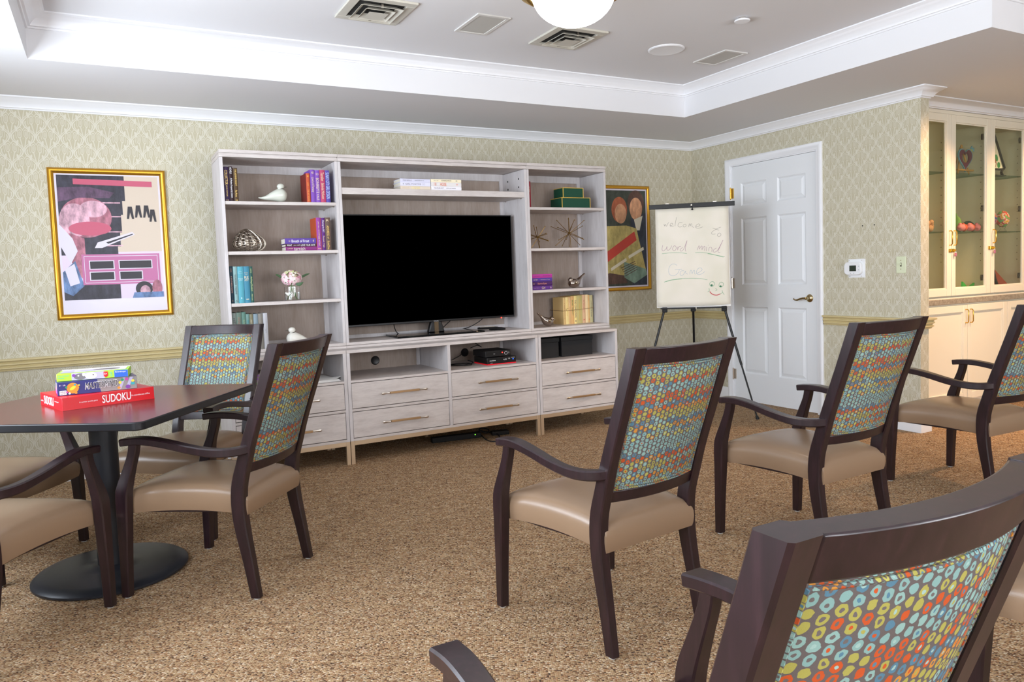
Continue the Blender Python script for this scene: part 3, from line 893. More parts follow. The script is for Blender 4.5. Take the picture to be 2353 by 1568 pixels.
# ------------------------------------------------------------------ game boxes
M_red = mat('box_red', (208, 24, 34), .32); M_cobalt = mat('box_navy', (40, 42, 110), .3); M_graym = mat('box_taupe', (140, 134, 132), .3)
M_lime = mat('box_lime', (170, 222, 60), .4); M_bluep = mat('box_blue', (40, 92, 200), .4); M_or = mat('orange', (232, 140, 40), .4)
M_lettw = mat('white_ink', (240, 238, 240), .5); M_lettk = mat('black_ink', (24, 22, 26), .5); M_green = mat('green_ink', (40, 150, 96), .5)
M_yel = mat('yellow_ink', (232, 212, 60), .5); M_purp = mat('purple_ink', (120, 60, 150), .5); M_pink = mat('magenta_ink', (196, 70, 160), .5)
M_teal = mat('teal_ink', (50, 160, 170), .5); M_kit1 = mat('print_grey', (112, 108, 108), .5); M_kit2 = mat('print_white', (226, 220, 224), .5); M_kit3 = mat('print_lilac', (176, 170, 200), .5)
def gbox(name, label, loc, rz, w, d, h, mats_, grp='board game boxes stacked on the table'):
    t = thing(name, label, 'game box', loc, rz, grp)
    b = MB(); b.box(0, w, 0, d, 0, h); 
    o = b.build('box', mats_, t, bevel=.0012)
    return t, o
t, o = gbox('game_box', 'red number puzzle game box, largest and lowest of the stack on the table', (-5.008, -2.018, .7185), .315, .342, .282, .050, M_red)
MB().box(-.0006, .3426, -.0006, .2826, 0, .0035).build('box_base', M_red, t)
lettering([('SUDOKU', .196, .026, .108, .032, 0, 0, .01), ('A number puzzle game', .092, .025, .066, .007), ('Un casse-tête avec chiffres', .288, .026, .072, .007)], M_lettw, t, (0, 0, 0), (1, 0, 0), (0, 0, 1), .0012)
lettering([('SUDOKU', .115, .026, .125, .034, 0, 0, .01), ('A number puzzle', .215, .030, .05, .006), ('avec chiffres', .025, .020, .035, .006)], M_lettw, t, (0, .282, 0), (0, -1, 0), (0, 0, 1), .0012)
lettering([('SUDOKU', .171, .141, .24, .09, 0, 0, .01)], M_lettw, t, (0, 0, .050), (1, 0, 0), (0, 1, 0), .0008)
t, o = gbox('game_box', 'navy and grey code-breaking game box in the middle of the stack', (-5.024, -1.945, .7690), .095, .281, .125, .053, M_cobalt)
A = shapes([([(.150, .001), (.280, .001), (.280, .052), (.138, .052)], 0), (ell(.052, .027, .021, .021), 1), (ell(.052, .027, .012, .006, rot=.6), 2),
            ([(.212, .004), (.222, .004), (.240, .050), (.230, .050)], 3), ([(.238, .004), (.250, .004), (.268, .050), (.256, .050)], 3),
            (ell(.214, .010, .006, .005), 1), (ell(.219, .031, .0055, .0055), 4), (ell(.228, .041, .0055, .0055), 5), (ell(.247, .011, .009, .008), 6), (ell(.244, .043, .006, .006), 7), (ell(.266, .034, .006, .005), 4),
            (rect(.259, .272, .018, .028), 8), (rrect(.006, .030, .003, .020, .002), 9), (ell(.060, .040, .004, .004), 8), (ell(.074, .037, .003, .003), 4), (ell(.070, .028, .004, .004), 1), (ell(.040, .002 + .005, .004, .004), 9), (ell(.062, .007, .005, .004), 1), (ell(.030, .032, .004, .004), 5), (ell(.032, .013, .004, .003), 7)],
           [M_graym, M_or, M_yel, M_kit3, M_yel, M_green, M_purp, M_pink, M_teal, M_lettw], t, (0, 0, 0), (1, 0, 0), (0, 0, 1), .0009, 'box_print')
lettering([('MASTERMiND', .152, .031, .118, .0275, .02, .25, .022)], M_lettw, t, (0, 0, 0), (1, 0, 0), (0, 0, 1), .0042, 'lettering')
lettering([('MASTERMiND', .152, .031, .1155, .0245, .02, .25, -.004), ('PARKER', .018, .015, .019, .006), ('GAMES', .018, .0075, .019, .005)], M_lettk, t, (0, 0, 0), (1, 0, 0), (0, 0, 1), .0048)
lettering([('8+', .010, .041, .007, .005), ('2/B', .023, .041, .009, .005)], M_lettw, t, (0, 0, 0), (1, 0, 0), (0, 0, 1), .0042)
shapes([(rect(.012, .113, .004, .026), 0), (rect(.06, .112, .022, .050), 1), (ell(.105, .034, .008, .010), 2)], [M_pink, M_kit3, M_or], t, (0, .125, 0), (0, -1, 0), (0, 0, 1), .0009, 'box_print')
t, o = gbox('puzzle_box', 'lime green and blue kitten puzzle box on top of the stack', (-5.026, -1.912, .8230), -.10, .253, .150, .030, M_lime)
shapes([(rect(.052, .168, .001, .029), 0), (ell(.082, .014, .022, .013), 1), (ell(.120, .015, .021, .013), 2), (ell(.095, .021, .006, .006), 2), (ell(.076, .018, .003, .003), 2), (ell(.128, .018, .003, .003), 1), (ell(.060, .020, .006, .006), 3), (rect(.165, .180, .008, .027), 4), (ell(.1725, .006, .003, .003), 4), (rect(.203, .252, .001, .029), 5)],
       [M_kit3, M_kit1, M_kit2, M_purp, M_red, M_bluep], t, (0, 0, 0), (1, 0, 0), (0, 0, 1), .0009, 'box_print')
lettering([('Ravensburger', .226, .022, .040, .007, 0, .1), ('5+', .172, .018, .009, .008)], M_lettw, t, (0, 0, 0), (1, 0, 0), (0, 0, 1), .003)
lettering([('Ravensburger', .025, .021, .040, .006, 0, .1), ('Puzzle', .016, .013, .022, .006), ('3x49', .1915, .015, .019, .009, PI / 2)], M_teal, t, (0, 0, 0), (1, 0, 0), (0, 0, 1), .003)
shapes([(rect(.01, .243, .012, .118), 0), ([(.01, .012), (.06, .012), (.05, .118), (.01, .118)], 1), (ell(.10, .06, .05, .03), 2), (ell(.17, .07, .05, .03), 3)], [M_kit2, M_kit3, M_kit3, M_kit1], t, (0, 0, .030), (1, 0, 0), (0, 1, 0), .0009, 'box_print')
shapes([(rect(0, .253, .122, .149), 0)], [M_lettw], t, (0, 0, .030), (1, 0, 0), (0, 1, 0), .0007, 'box_print')

# ------------------------------------------------------------------ wall unit: three base cabinets and three hutches
UB, UF = -.20, -.555
def hutch(name, label, x0, x1, z0, z1, shelves, thick_shelf=.02):
    t = thing(name, label, 'shelf unit', ((x0 + x1) / 2, 0, z0), 0, 'whitewashed upper shelf units')
    def R(mb): mb.v = [(a - (x0 + x1) / 2, b, c - z0) for a, b, c in mb.v]; return mb
    b = .019
    m = MB().box(x0, x0 + b, UF, UB, z0 + .036, z1 - .046); R(m).build('side_panel', M_washv, t, bevel=.001)
    m = MB().box(x1 - b, x1, UF, UB, z0 + .036, z1 - .046); R(m).build('side_panel', M_washv, t, bevel=.001)
    m = MB().box(x0, x1, UF, UB, z1 - .044, z1 - .024).box(x0 + .002, x1 - .002, UF + .006, UB, z1 - .024, z1 - .019); R(m).build('top_board', M_wash, t, bevel=.001)
    m = MB().box(x0, x1, UF - .004, UB, z1 - .019, z1); R(m).build('crown_board', M_wash, t, bevel=.001)
    m = MB().box(x0, x1, UF, UB, z0 + .018, z0 + .036); R(m).build('bottom_board', M_wash, t, bevel=.001)
    m = MB().box(x0, x1, UF - .003, UB, z0, z0 + .016); R(m).build('plinth_board', M_wash, t, bevel=.001)
    m = MB().box(x0 + b, x1 - b, UB - .008, UB, z0 + .036, z1 - .044); R(m).build('back_panel', M_back, t)
    m = MB(); yb = UB - .008
    m.box(x0 + b, x1 - b, yb - .012, yb, z1 - .095, z1 - .044).box(x0 + b, x0 + b + .03, yb - .012, yb, z0 + .036, z1 - .095).box(x1 - b - .03, x1 - b, yb - .012, yb, z0 + .036, z1 - .095).box(x0 + b + .03, x1 - b - .03, yb - .012, yb, z0 + .036, z0 + .06)
    R(m).build('back_frame', M_washv, t)
    for z in shelves:
        m = MB().box(x0 + b + .0005, x1 - b - .0005, UF + .004, UB - .021, z - thick_shelf, z); R(m).build('shelf', M_wash, t, bevel=.001)
        pins = MB()
        for xx, s in ((x0 + b, 1), (x1 - b, -1)):
            for yy_ in (UF + .05, UB - .06): pins.cyl((xx, yy_, z - thick_shelf - .004), (xx + s * .012, yy_, z - thick_shelf - .004), .003, n=8)
        R(pins).build('shelf_pin', M_steel, t)
    return t
ZU0, ZU1 = .738, 1.992
hutch('hutch', 'tall whitewashed shelf unit left of the television with four open shelves', -4.190, -3.477, ZU0, ZU1, (1.065, 1.380, 1.684))
hc = hutch('hutch', 'wide whitewashed centre bay with one high shelf above the television', -3.476, -2.081, ZU0, ZU1, (1.781,), .041)
hd = MB()
for yy_ in (-.30, -.47):
    for zz in (1.825, 1.885): hd.cyl((-2.1005, yy_, zz), (-2.1015, yy_, zz), .007, n=12)
hd.v = [(a + 2.7785, b, c - ZU0) for a, b, c in hd.v]
hd.build('pin_hole', M_blackm, hc)
hutch('hutch', 'tall whitewashed shelf unit right of the television holding green boxes and gilt stars', -2.080, -1.374, ZU0, ZU1, (1.058, 1.368, 1.672))

LF, LB = -.69, -.17
def handle(px, z, L, par):
    h = MB()
    y = LF - .026
    h.box(px - L / 2 + .055, px + L / 2 - .055, y - .008, y + .006, z - .0065, z + .0065)
    hb = h.build('handle', mat('bronze_bar', (178, 146, 108), .4, metal=.75), par, bevel=.0015)
    e = MB()
    for s in (-1, 1):
        e.blob([(px + s * (L / 2 - .052), y, z, .006, .006), (px + s * (L / 2 - .03), y - .002, z, .0035, .0055), (px + s * (L / 2 - .008), y - .003, z, .003, .0085), (px + s * L / 2, y - .003, z, .002, .005)], 10, 4)
        e.cyl((px + s * (L / 2 - .06), y, z), (px + s * (L / 2 - .06), LF, z), .004, n=8)
    e.build('handle_end', M_steel, par)
def base_cab(label, x0, x1, cols, midleg=False):
    cx = (x0 + x1) / 2
    t = thing('media_cabinet', label, 'cabinet', (cx, 0, 0), 0, 'whitewashed lower drawer cabinets')
    def R(mb): mb.v = [(a - cx, b, c) for a, b, c in mb.v]; return mb
    z0, z1 = .150, .737; b = .021
    R(MB().box(x0, x1, LF, LB, z1 - .020, z1)).build('top_board', M_wash, t, bevel=.001)
    R(MB().box(x0, x0 + b, LF, LB, z0, z1 - .020)).build('side_panel', M_washv, t, bevel=.001)
    R(MB().box(x1 - b, x1, LF, LB, z0, z1 - .020)).build('side_panel', M_washv, t, bevel=.001)
    R(MB().box(x0 + b, x1 - b, LF, LB, z0, z0 + .016).box(x0 + b, x1 - b, LF, LB, .340, .356)).build('rail_board', M_wash, t, bevel=.0007)
    R(MB().box(x0 + b, x1 - b, LF, LB, .526, .541)).build('open_shelf', M_wash, t, bevel=.0007)
    R(MB().box(x0 + b, x1 - b, LB - .006, LB, z0, z1 - .02)).build('back_panel', M_back, t)
    n = cols; W_ = (x1 - x0 - 2 * b - (n - 1) * .022) / n
    for c_ in range(n):
        a = x0 + b + c_ * (W_ + .022)
        if c_ < n - 1: R(MB().box(a + W_, a + W_ + .022, LF - .0012, LB, z0 + .016, z1 - .02)).build('divider', M_washv, t, bevel=.0007)
        m = MB()
        m.box(a + .002, a + .02, LB - .018, LB - .006, .541, z1 - .02).box(a + W_ - .03, a + W_ - .004, LB - .018, LB - .006, .541, z1 - .02); R(m).build('back_frame', M_washv, t)
        for (p, q) in ((.168, .338), (.358, .524)):
            dr = R(MB().box(a + .002, a + W_ - .002, LF + .001, LF + .020, p + .002, q - .002)).build('drawer', M_wash, t, bevel=.0015)
            R(MB().box(a + .01, a + W_ - .01, LF + .0205, LF + .36, p + .008, q - .02)).build('drawer_box', M_back, dr)
            hh = MB(); handle(a + W_ / 2 + .012 - cx, (p + q) / 2 + .0, .315 if n == 2 else .31, dr)
    m = MB()
    for xx in (x0 + .001, x1 - .026):
        for yy_ in (LF + .001, LB - .026): m.box(xx, xx + .025, yy_, yy_ + .025, 0, .150)
    if midleg: m.box(cx - .012, cx + .012, LB - .05, LB - .026, 0, .150)
    m.box(x0 + .026, x1 - .026, LF + .001, LF + .022, .122, .150).box(x0 + .026, x1 - .026, LB - .022, LB - .001, .122, .150)
    m.box(x0 + .001, x0 + .022, LF + .026, LB - .026, .122, .150).box(x1 - .022, x1 - .001, LF + .026, LB - .026, .122, .150)
    R(m).build('metal_base', M_brass, t, bevel=.001)
    return t, cx
t, cx = base_cab('whitewashed drawer cabinet under the left shelf unit, half hidden by armchairs', -4.225, -3.520, 1)
t, cx = base_cab('wide whitewashed four-drawer cabinet under the television', -3.518, -2.108, 2, True)
for xg, zg in ((-3.167, .600), (-2.46, .600)):
    MB().lathe([(.020, 0), (.030, 0), (.032, .004), (.028, .007), (.021, .005)], (xg - cx, LB - .006, zg), 24, ax='y').build('cable_grommet', M_black, t)
    MB().lathe([(0, 0), (.022, 0), (.022, .001), (0, .001)], (xg - cx, LB - .0065, zg), 20, ax='y').build('cable_hole', mat('hole_grey', (70, 80, 84), .8), t)
base_cab('whitewashed two-drawer cabinet under the right shelf unit', -2.105, -1.402, 1)

# ------------------------------------------------------------------ television
t = thing('television', 'large flat black television switched off in the centre bay', 'television', (-2.775, -.39, .7745))
MB().box(-.644, .640, -.008, .020, .088, .849).box(-.40, .40, .020, .045, .16, .60).build('housing', M_black, t, bevel=.003)
MB().box(-.636, .632, -.0095, -.008, .102, .842).build('screen', M_screen, t)
m = MB(); m.add([(-.055, .0, .012), (.070, .0, .012), (.070, .05, .012), (-.055, .05, .012), (-.030, .004, .10), (.045, .004, .10), (.045, .04, .10), (-.030, .04, .10)], [(3, 2, 1, 0), (4, 5, 6, 7), (0, 1, 5, 4), (1, 2, 6, 5), (2, 3, 7, 6), (3, 0, 4, 7)])
m.build('neck', M_black, t, bevel=.008)
m = MB(); m.box(-.012, .020, -.004, .0, .014, .096); m.build('neck_trim', M_chrome, t)
m = MB(); m.prism([(-.345, -.155), (.315, -.155), (.300, .15), (-.325, .15)], (0, 0, .0), (1, 0, 0), (0, 1, 0), (0, 0, .013)); m.build('stand_base', mat('gloss_black', (8, 9, 12), .08), t, bevel=.004)
lettering([('SAMSUNG', 0, .094, .036, .005)], M_lettw, t, (0, -.0085, 0), (1, 0, 0), (0, 0, 1))
MB().sphere((.528, -.006, .086), .0045, 10, 8).build('power_light', M_led, t)
def cable(name, label, pts, r=.003, grp=None):
    o = MB().tube([tuple(p) for p in catm(pts, 6)], r, 8).build(name, M_blackm); tag(o, label, 'cable', grp); return o
cable('power_cable', 'thin black cable dropping behind the left part of the television stand', [(-3.07, -.33, .90), (-3.06, -.31, .85), (-3.03, -.27, .80), (-2.99, -.24, .778)])
cable('power_cable', 'thin black cable slanting down beside the television neck', [(-2.60, -.33, .885), (-2.65, -.31, .84), (-2.68, -.27, .80), (-2.70, -.235, .778)])
cable('power_cable', 'thin black cable curving down towards the remote control', [(-2.34, -.34, .895), (-2.38, -.31, .845), (-2.45, -.27, .80), (-2.53, -.225, .778)])
t = thing('remote_control', 'silver and black remote control lying on the right end of the television stand', 'remote control', (-2.40, -.47, .7885), -.35)
m = MB(); m.blob([(-.075, 0, .008, .018, .006), (-.05, 0, .009, .023, .009), (.03, 0, .009, .021, .009), (.075, 0, .008, .017, .006)], 14, 5); m.build('body', M_black, t)
m = MB(); m.box(-.06, .05, -.014, .014, .016, .0195); m.build('keypad', M_steel, t, bevel=.001)
t = thing('remote_control', 'small black remote control beside the silver-faced one, right of the television stand', 'remote control', (-2.315, -.455, .7745), -.5)
m = MB(); m.blob([(-.06, 0, .008, .015, .006), (-.03, 0, .011, .020, .011), (.03, 0, .011, .020, .011), (.06, 0, .008, .015, .006)], 14, 5); m.build('body', M_black, t)

# ------------------------------------------------------------------ electronics in the base cabinet
t = thing('cable_box', 'lower black cable box with a red glowing underside line', 'cable box', (-2.370, -.50, .5415))
MB().box(-.118, .118, -.115, .10, .007, .052).build('housing', M_black, t, bevel=.003)
MB().box(-.117, .117, -.114, .099, .0, .007).build('base_strip', mat('red_strip', (190, 16, 34), .35, emit=(210, 10, 30), estr=.25), t)
lettering([('nextbox', -.075, .031, .048, .008, 0, 0, .01), ('HD', -.085, .014, .018, .004), ('SAMSUNG', .090, .042, .030, .004), ('4:03', .024, .032, .026, .010), ('HD', .058, .037, .015, .008)], M_lettw, t, (0, -.115, 0), (1, 0, 0), (0, 0, 1), .0035)
MB().box(.088, .096, -.1165, -.115, .028, .033).build('blue_light', mat('blue_led', (40, 90, 255), .4, emit=(40, 90, 255), estr=2.), t)
t = thing('disc_player', 'small black disc player with a red light resting on the cable box', 'disc player', (-2.395, -.49, .5940))
MB().box(-.100, .105, -.115, .09, .004, .047).build('housing', M_blackm, t, bevel=.003)
f = MB()
for a in (-.08, .08):
    for b in (-.09, .07): f.cyl((a, b, 0), (a, b, .005), .01, n=10)
f.build('foot', M_black, t)
MB().box(-.092, .097, -.1165, -.115, .012, .040).build('front_panel', M_black, t)
MB().sphere((.035, -.117, .030), .004, 10, 8).build('power_light', M_led, t)
m = MB().tube([(.065 + .0115 * math.cos(a), -.1172, .025 + .0115 * math.sin(a)) for a in [2 * PI * i / 24 for i in range(24)]], .0011, 6, closed=True); m.build('control_ring', M_white, t)
lettering([('DVD', -.03, .024, .012, .005), ('II', .088, .026, .004, .012)], M_lettw, t, (0, -.1166, 0), (1, 0, 0), (0, 0, 1))
cable('coiled_cable', 'black cable looping beside the disc player towards the cable hole', [(-2.70, -.44, .717), (-2.705, -.43, .67), (-2.69, -.40, .60), (-2.655, -.36, .572), (-2.60, -.30, .575), (-2.53, -.24, .585), (-2.50, -.22, .60)], .003)
cable('coiled_cable', 'loose bundle of black cable lying on the cabinet shelf left of the cable box', [(-2.72, -.42, .547), (-2.66, -.50, .546), (-2.58, -.53, .546), (-2.55, -.46, .549), (-2.62, -.40, .548), (-2.70, -.45, .550), (-2.62, -.52, .551), (-2.53, -.47, .554), (-2.52, -.36, .56)], .0035)
cable('coiled_cable', 'black cable rising behind the disc player', [(-2.50, -.37, .65), (-2.43, -.34, .662), (-2.40, -.35, .648), (-2.45, -.30, .69), (-2.50, -.26, .712)], .003)
M_sb = mat('storage_black', (26, 27, 30), .6)
for k, (x0, x1, lab) in enumerate(((-2.079, -1.842, 'black lidded storage box, left of the two in the right cabinet'), (-1.832, -1.535, 'black lidded storage box, right of the two in the right cabinet'))):
    t = thing('storage_box', lab, 'storage box', ((x0 + x1) / 2, -.42, .5415), 0, 'black storage boxes in the right cabinet')
    a = (x1 - x0) / 2 - .004
    MB().box(-a + .004, a - .004, -.135, .13, 0, .118).build('box', M_sb, t, bevel=.002)
    MB().box(-a, a, -.139, .134, .1185, .150).build('lid', M_sb, t, bevel=.002)
# newspaper and magazines in the left cabinet
t = thing('newspaper', 'folded newspaper with a turned-up white corner in the left base cabinet', 'newspaper', (-3.66, -.50, .5415), .1)
m = MB()
for k in range(4): m.box(-.14, .10 - k * .004, -.15 + .004 * k, .14, .003 * k, .003 * k + .002)
m.build('pages', M_paperw, t)
m = MB(); m.add([(.05, -.15, .012), (.115, -.13, .028), (.10, -.05, .016), (.03, -.06, .0125), (.05, -.15, .010), (.115, -.13, .026), (.10, -.05, .014), (.03, -.06, .0105)], [(0, 1, 2, 3), (7, 6, 5, 4), (0, 4, 5, 1), (1, 5, 6, 2), (2, 6, 7, 3), (3, 7, 4, 0)]); m.build('turned_corner', M_paperw, t)
for i, (z, hgt, c1, lab) in enumerate(((.5415, .038, (86, 130, 58), 'green puzzle box below the patterned one in the left base cabinet'), (.581, .050, (120, 106, 112), 'patterned puzzle box above the green one in the left base cabinet'))):
    t = thing('puzzle_box', lab, 'game box', (-4.06, -.53, z), 0, 'puzzle boxes in the left cabinet')
    MB().box(-.10, .10, -.12, .13, 0, hgt).build('box', mat('print_box_%d' % i, c1, .5), t, bevel=.001)
    pol = []; rr = random.Random(i)
    for k in range(26): pol.append((ell(rr.uniform(-.085, .085), rr.uniform(.006, hgt - .006), rr.uniform(.004, .010), rr.uniform(.003, .006), 8), k % 4))
    shapes(pol, [M_lettw, M_purp, M_green, M_lettk], t, (0, -.12, 0), (1, 0, 0), (0, 0, 1), .0006, 'box_print')
# floor electronics
t = thing('power_strip', 'long black power strip with a green light on the carpet under the television cabinet', 'power strip', (-2.66, -.44, 0), -.1)
MB().box(-.20, .17, -.025, .025, 0, .038).build('housing', M_blackm, t, bevel=.004)
MB().box(.12, .128, -.026, -.025, .024, .030).build('light', mat('green_led', (120, 220, 60), .4, emit=(120, 240, 60), estr=1.5), t)
t = thing('power_adapter', 'black power adapter brick lying on the carpet under the television cabinet', 'power adapter', (-2.34, -.47, 0), -.2)
MB().box(-.06, .07, -.03, .03, 0, .030).build('housing', M_black, t, bevel=.004)
cable('floor_cable', 'tangle of black cable on the carpet under the television cabinet', [(-2.49, -.44, .02), (-2.46, -.40, .05), (-2.42, -.46, .045), (-2.46, -.50, .03), (-2.50, -.46, .055), (-2.45, -.42, .03), (-2.40, -.45, .02)], .004)
cable('floor_cable', 'black cable looping forward over the carpet in front of the cabinet base', [(-2.49, -.46, .02), (-2.50, -.55, .006), (-2.51, -.64, .006), (-2.475, -.69, .006), (-2.43, -.66, .006), (-2.38, -.55, .006), (-2.37, -.49, .014)], .004)
# ------------------------------------------------------------------ books
M_pages = mat('book_pages', (222, 216, 200), .85)
BK = {}
def bookmat(rgb, rough=.5):
    k = 'book_%d_%d_%d' % rgb
    return mat(k, rgb, rough, spec=.35)
def book(kind, label, x0, x1, yf, z0, h, depth, rgb, txt, side=None, grp='books', lie=False):
    """upright: spine faces the room, x0..x1 thick, h tall.  lying: x0..x1 long, h thick."""
    cx = (x0 + x1) / 2; a = (x1 - x0) / 2
    t = thing('book', label, 'book', (cx, yf, z0 + .0004), 0, grp)
    mats_ = [bookmat(rgb), bookmat(side or rgb)]
    c = .0022; m = MB()
    if not lie:
        m.box(-a + .0003, -a + c, .002, depth, 0, h, 1).box(a - c, a - .0003, .002, depth, 0, h, 1)
        n = 6; vs = []
        for i in range(n + 1):
            u = -1 + 2 * i / n; y = .004 * (abs(u) ** 2.2)
            vs += [(u * (a - .0003), y, 0), (u * (a - .0003), y, h), (u * (a - .0003), y + .0025, 0), (u * (a - .0003), y + .0025, h)]
        fs = []
        for i in range(n):
            q = 4 * i; r = q + 4; fs += [(q, r, r + 1, q + 1), (q + 2, q + 3, r + 3, r + 2), (q + 1, r + 1, r + 3, q + 3), (q, q + 2, r + 2, r)]
        m.add(vs, fs, 0)
        m.build('cover', mats_, t)
        MB().box(-a + c, a - c, .006, depth - .004, .003, h - .004).build('pages', M_pages, t)
    else:
        m.box(-a, a, .002, depth, 0, c, 1).box(-a, a, .002, depth, h - c, h, 1)
        n = 6; vs = []
        for i in range(n + 1):
            u = -1 + 2 * i / n; y = .004 * (abs(u) ** 2.2); z = h / 2 + u * h / 2
            vs += [(-a, y, z), (a, y, z), (-a, y + .0025, z), (a, y + .0025, z)]
        fs = []
        for i in range(n):
            q = 4 * i; r = q + 4; fs += [(q, q + 1, r + 1, r), (q + 2, r + 2, r + 3, q + 3), (q, r, r + 2, q + 2), (q + 1, q + 3, r + 3, r + 1)]
        m.add(vs, fs, 0); m.build('cover', mats_, t)
        MB().box(-a + .003, a - .003, .006, depth - .004, c, h - c).build('pages', M_pages, t)
    by = {}
    for e in txt:
        s, p, ln, wd, col = e[:5]   # text, position along spine 0..1 (from top / left), length fraction, width fraction, colour
        across = len(e) > 5 and e[5] == 'h'
        by.setdefault(col, []).append((s, p, ln, wd, across))
    for col, L in by.items():
        mm = mat('ink_%d_%d_%d' % col, col, .5)
        if not lie:
            sp = []
            for s, p, ln, wd, across in L:
                if across: sp.append((s, p * h, 0, ln * 2 * a, wd * h, PI / 2))   # across the spine
                else: sp.append((s, p * h, 0, ln * h, wd * 2 * a))
            lettering(sp, mm, t, (0, 0, h), (0, 0, -1), (1, 0, 0), .0012)
        else:
            lettering([(s, (p - .5) * 2 * a, h / 2, ln * 2 * a, wd * h) for s, p, ln, wd, across in L], mm, t, (0, 0, 0), (1, 0, 0), (0, 0, 1), .0012)
    return t
GO = (236, 200, 110); WH = (240, 240, 244); CR = (226, 206, 170); BKI = (40, 38, 40)
g = 'dark books at the left of the top shelf'; S1 = 1.684; Y = UF + .012
book(0, 'very dark purple upright book with gold capitals, first on the top left shelf', -4.170, -4.140, Y, S1, .205, .15, (44, 24, 62), [('COLLECTOR', .31, .42, .55, GO), ('JOHN FOWLES', .70, .32, .3, GO), ('O', .97, .6, .02, GO, 'h')], grp=g)
book(0, 'thin near-black upright book with white script between two gold-lettered ones', -4.1385, -4.1165, Y, S1, .208, .15, (44, 22, 26), [('NOVELS', .12, .18, .5, WH), ('A Modest Proposal by Celeste', .62, .56, .6, WH)], grp=g)
book(0, 'dark brown upright book with gold capitals, third on the top left shelf', -4.1145, -4.0885, Y, S1, .200, .15, (78, 58, 36), [('THE JASMINE KNIGHT', .29, .50, .5, GO), ('Pat Anne', .77, .20, .45, GO), ('o', .97, .5, .03, GO, 'h')], grp=g)
g = 'bright books at the right of the top left shelf'
book(0, 'orange-red upright book, shortest of the bright group on the top left shelf', -3.680, -3.6535, Y, S1, .182, .15, (190, 84, 50), [('*', .10, .05, .5, (250, 210, 70)), ('LAURA', .38, .12, .35, (226, 150, 70)), ('THE LAST ROUND', .76, .40, .4, (226, 160, 80))], side=(120, 38, 34), grp=g)
book(0, 'violet upright book with cream script next to the orange-red one', -3.6525, -3.6225, Y, S1, .206, .165, (122, 76, 172), [('AB', .09, .5, .07, CR, 'h'), ("Love's A Fantasy", .46, .46, .7, CR)], grp=g)
book(0, 'violet upright book with blocky cream capitals, third of the bright group', -3.6215, -3.5925, Y, S1, .203, .16, (126, 78, 178), [('[]', .12, .5, .06, CR, 'h'), ('BONIREPTE', .48, .47, .62, CR), ('VALE', .83, .2, .5, CR)], grp=g)
book(0, 'crimson upright book with cream script on the top left shelf', -3.5915, -3.5575, Y, S1, .206, .16, (178, 66, 104), [('Tender', .21, .27, .6, CR), ('Belinda McKeon', .65, .48, .5, CR)], grp=g)
book(0, 'indigo upright book with crowded pale blue capitals at the end of the bright group', -3.5565, -3.5285, Y, S1, .204, .16, (86, 72, 158), [('SUNNY CITY GIRL I', .36, .58, .78, (190, 208, 236)), ('DESIGN', .76, .24, .78, (190, 208, 236))], grp=g)
# second shelf
S2 = 1.380; g = 'purple books lying on the second left shelf'
book(0, 'magenta book lying at the bottom of the stack on the second left shelf', -3.826, -3.6325, Y + .003, S2, .0245, .13, (128, 48, 116), [('tarnish', .44, .36, .85, (214, 204, 200)), ('LATHAM', .14, .16, .3, CR)], grp=g, lie=True)
book(0, 'slim dark book with white lettering lying in the middle of the purple stack', -3.826, -3.6325, Y + .003, S2 + .0252, .0165, .13, (60, 24, 42), [('WHAT', .12, .17, .7, WH), ('you really', .36, .22, .6, WH), ('LOVE YOUR HATE', .72, .46, .7, WH)], grp=g, lie=True)
book(0, 'violet-blue book with white title lying on top of the purple stack', -3.829, -3.6345, Y + .003, S2 + .0425, .0345, .13, (92, 68, 150), [('Breath of Frost', .49, .56, .5, WH), ('ALI', .14, .05, .3, CR), ('ff', .91, .04, .4, CR)], grp=g, lie=True)
g = 'upright books at the right of the second left shelf'
book(0, 'purple upright book with an orange side beside the lying stack', -3.6315, -3.5985, Y, S2, .207, .15, (142, 62, 150), [('Jean Hart  LINGERING', .38, .52, .28, CR), ('with INTENT', .72, .30, .3, CR), ('o', .95, .6, .03, GO, 'h')], side=(184, 78, 42), grp=g)
book(0, 'narrow dark violet upright book with a script title on the second left shelf', -3.5975, -3.5745, Y, S2, .206, .15, (90, 40, 120), [('Chasing the SKY', .26, .38, .6, WH), ('Raquel Vega', .74, .36, .5, CR)], grp=g)
book(0, 'brown upright book with gold capitals against the side panel of the second left shelf', -3.5735, -3.5385, Y, S2, .208, .15, (100, 80, 70), [('R', .09, .5, .06, CR, 'h'), ('ADDRESS', .40, .31, .42, GO), ('of', .62, .06, .3, GO), ('KnitOne', .85, .26, .4, GO)], grp=g)
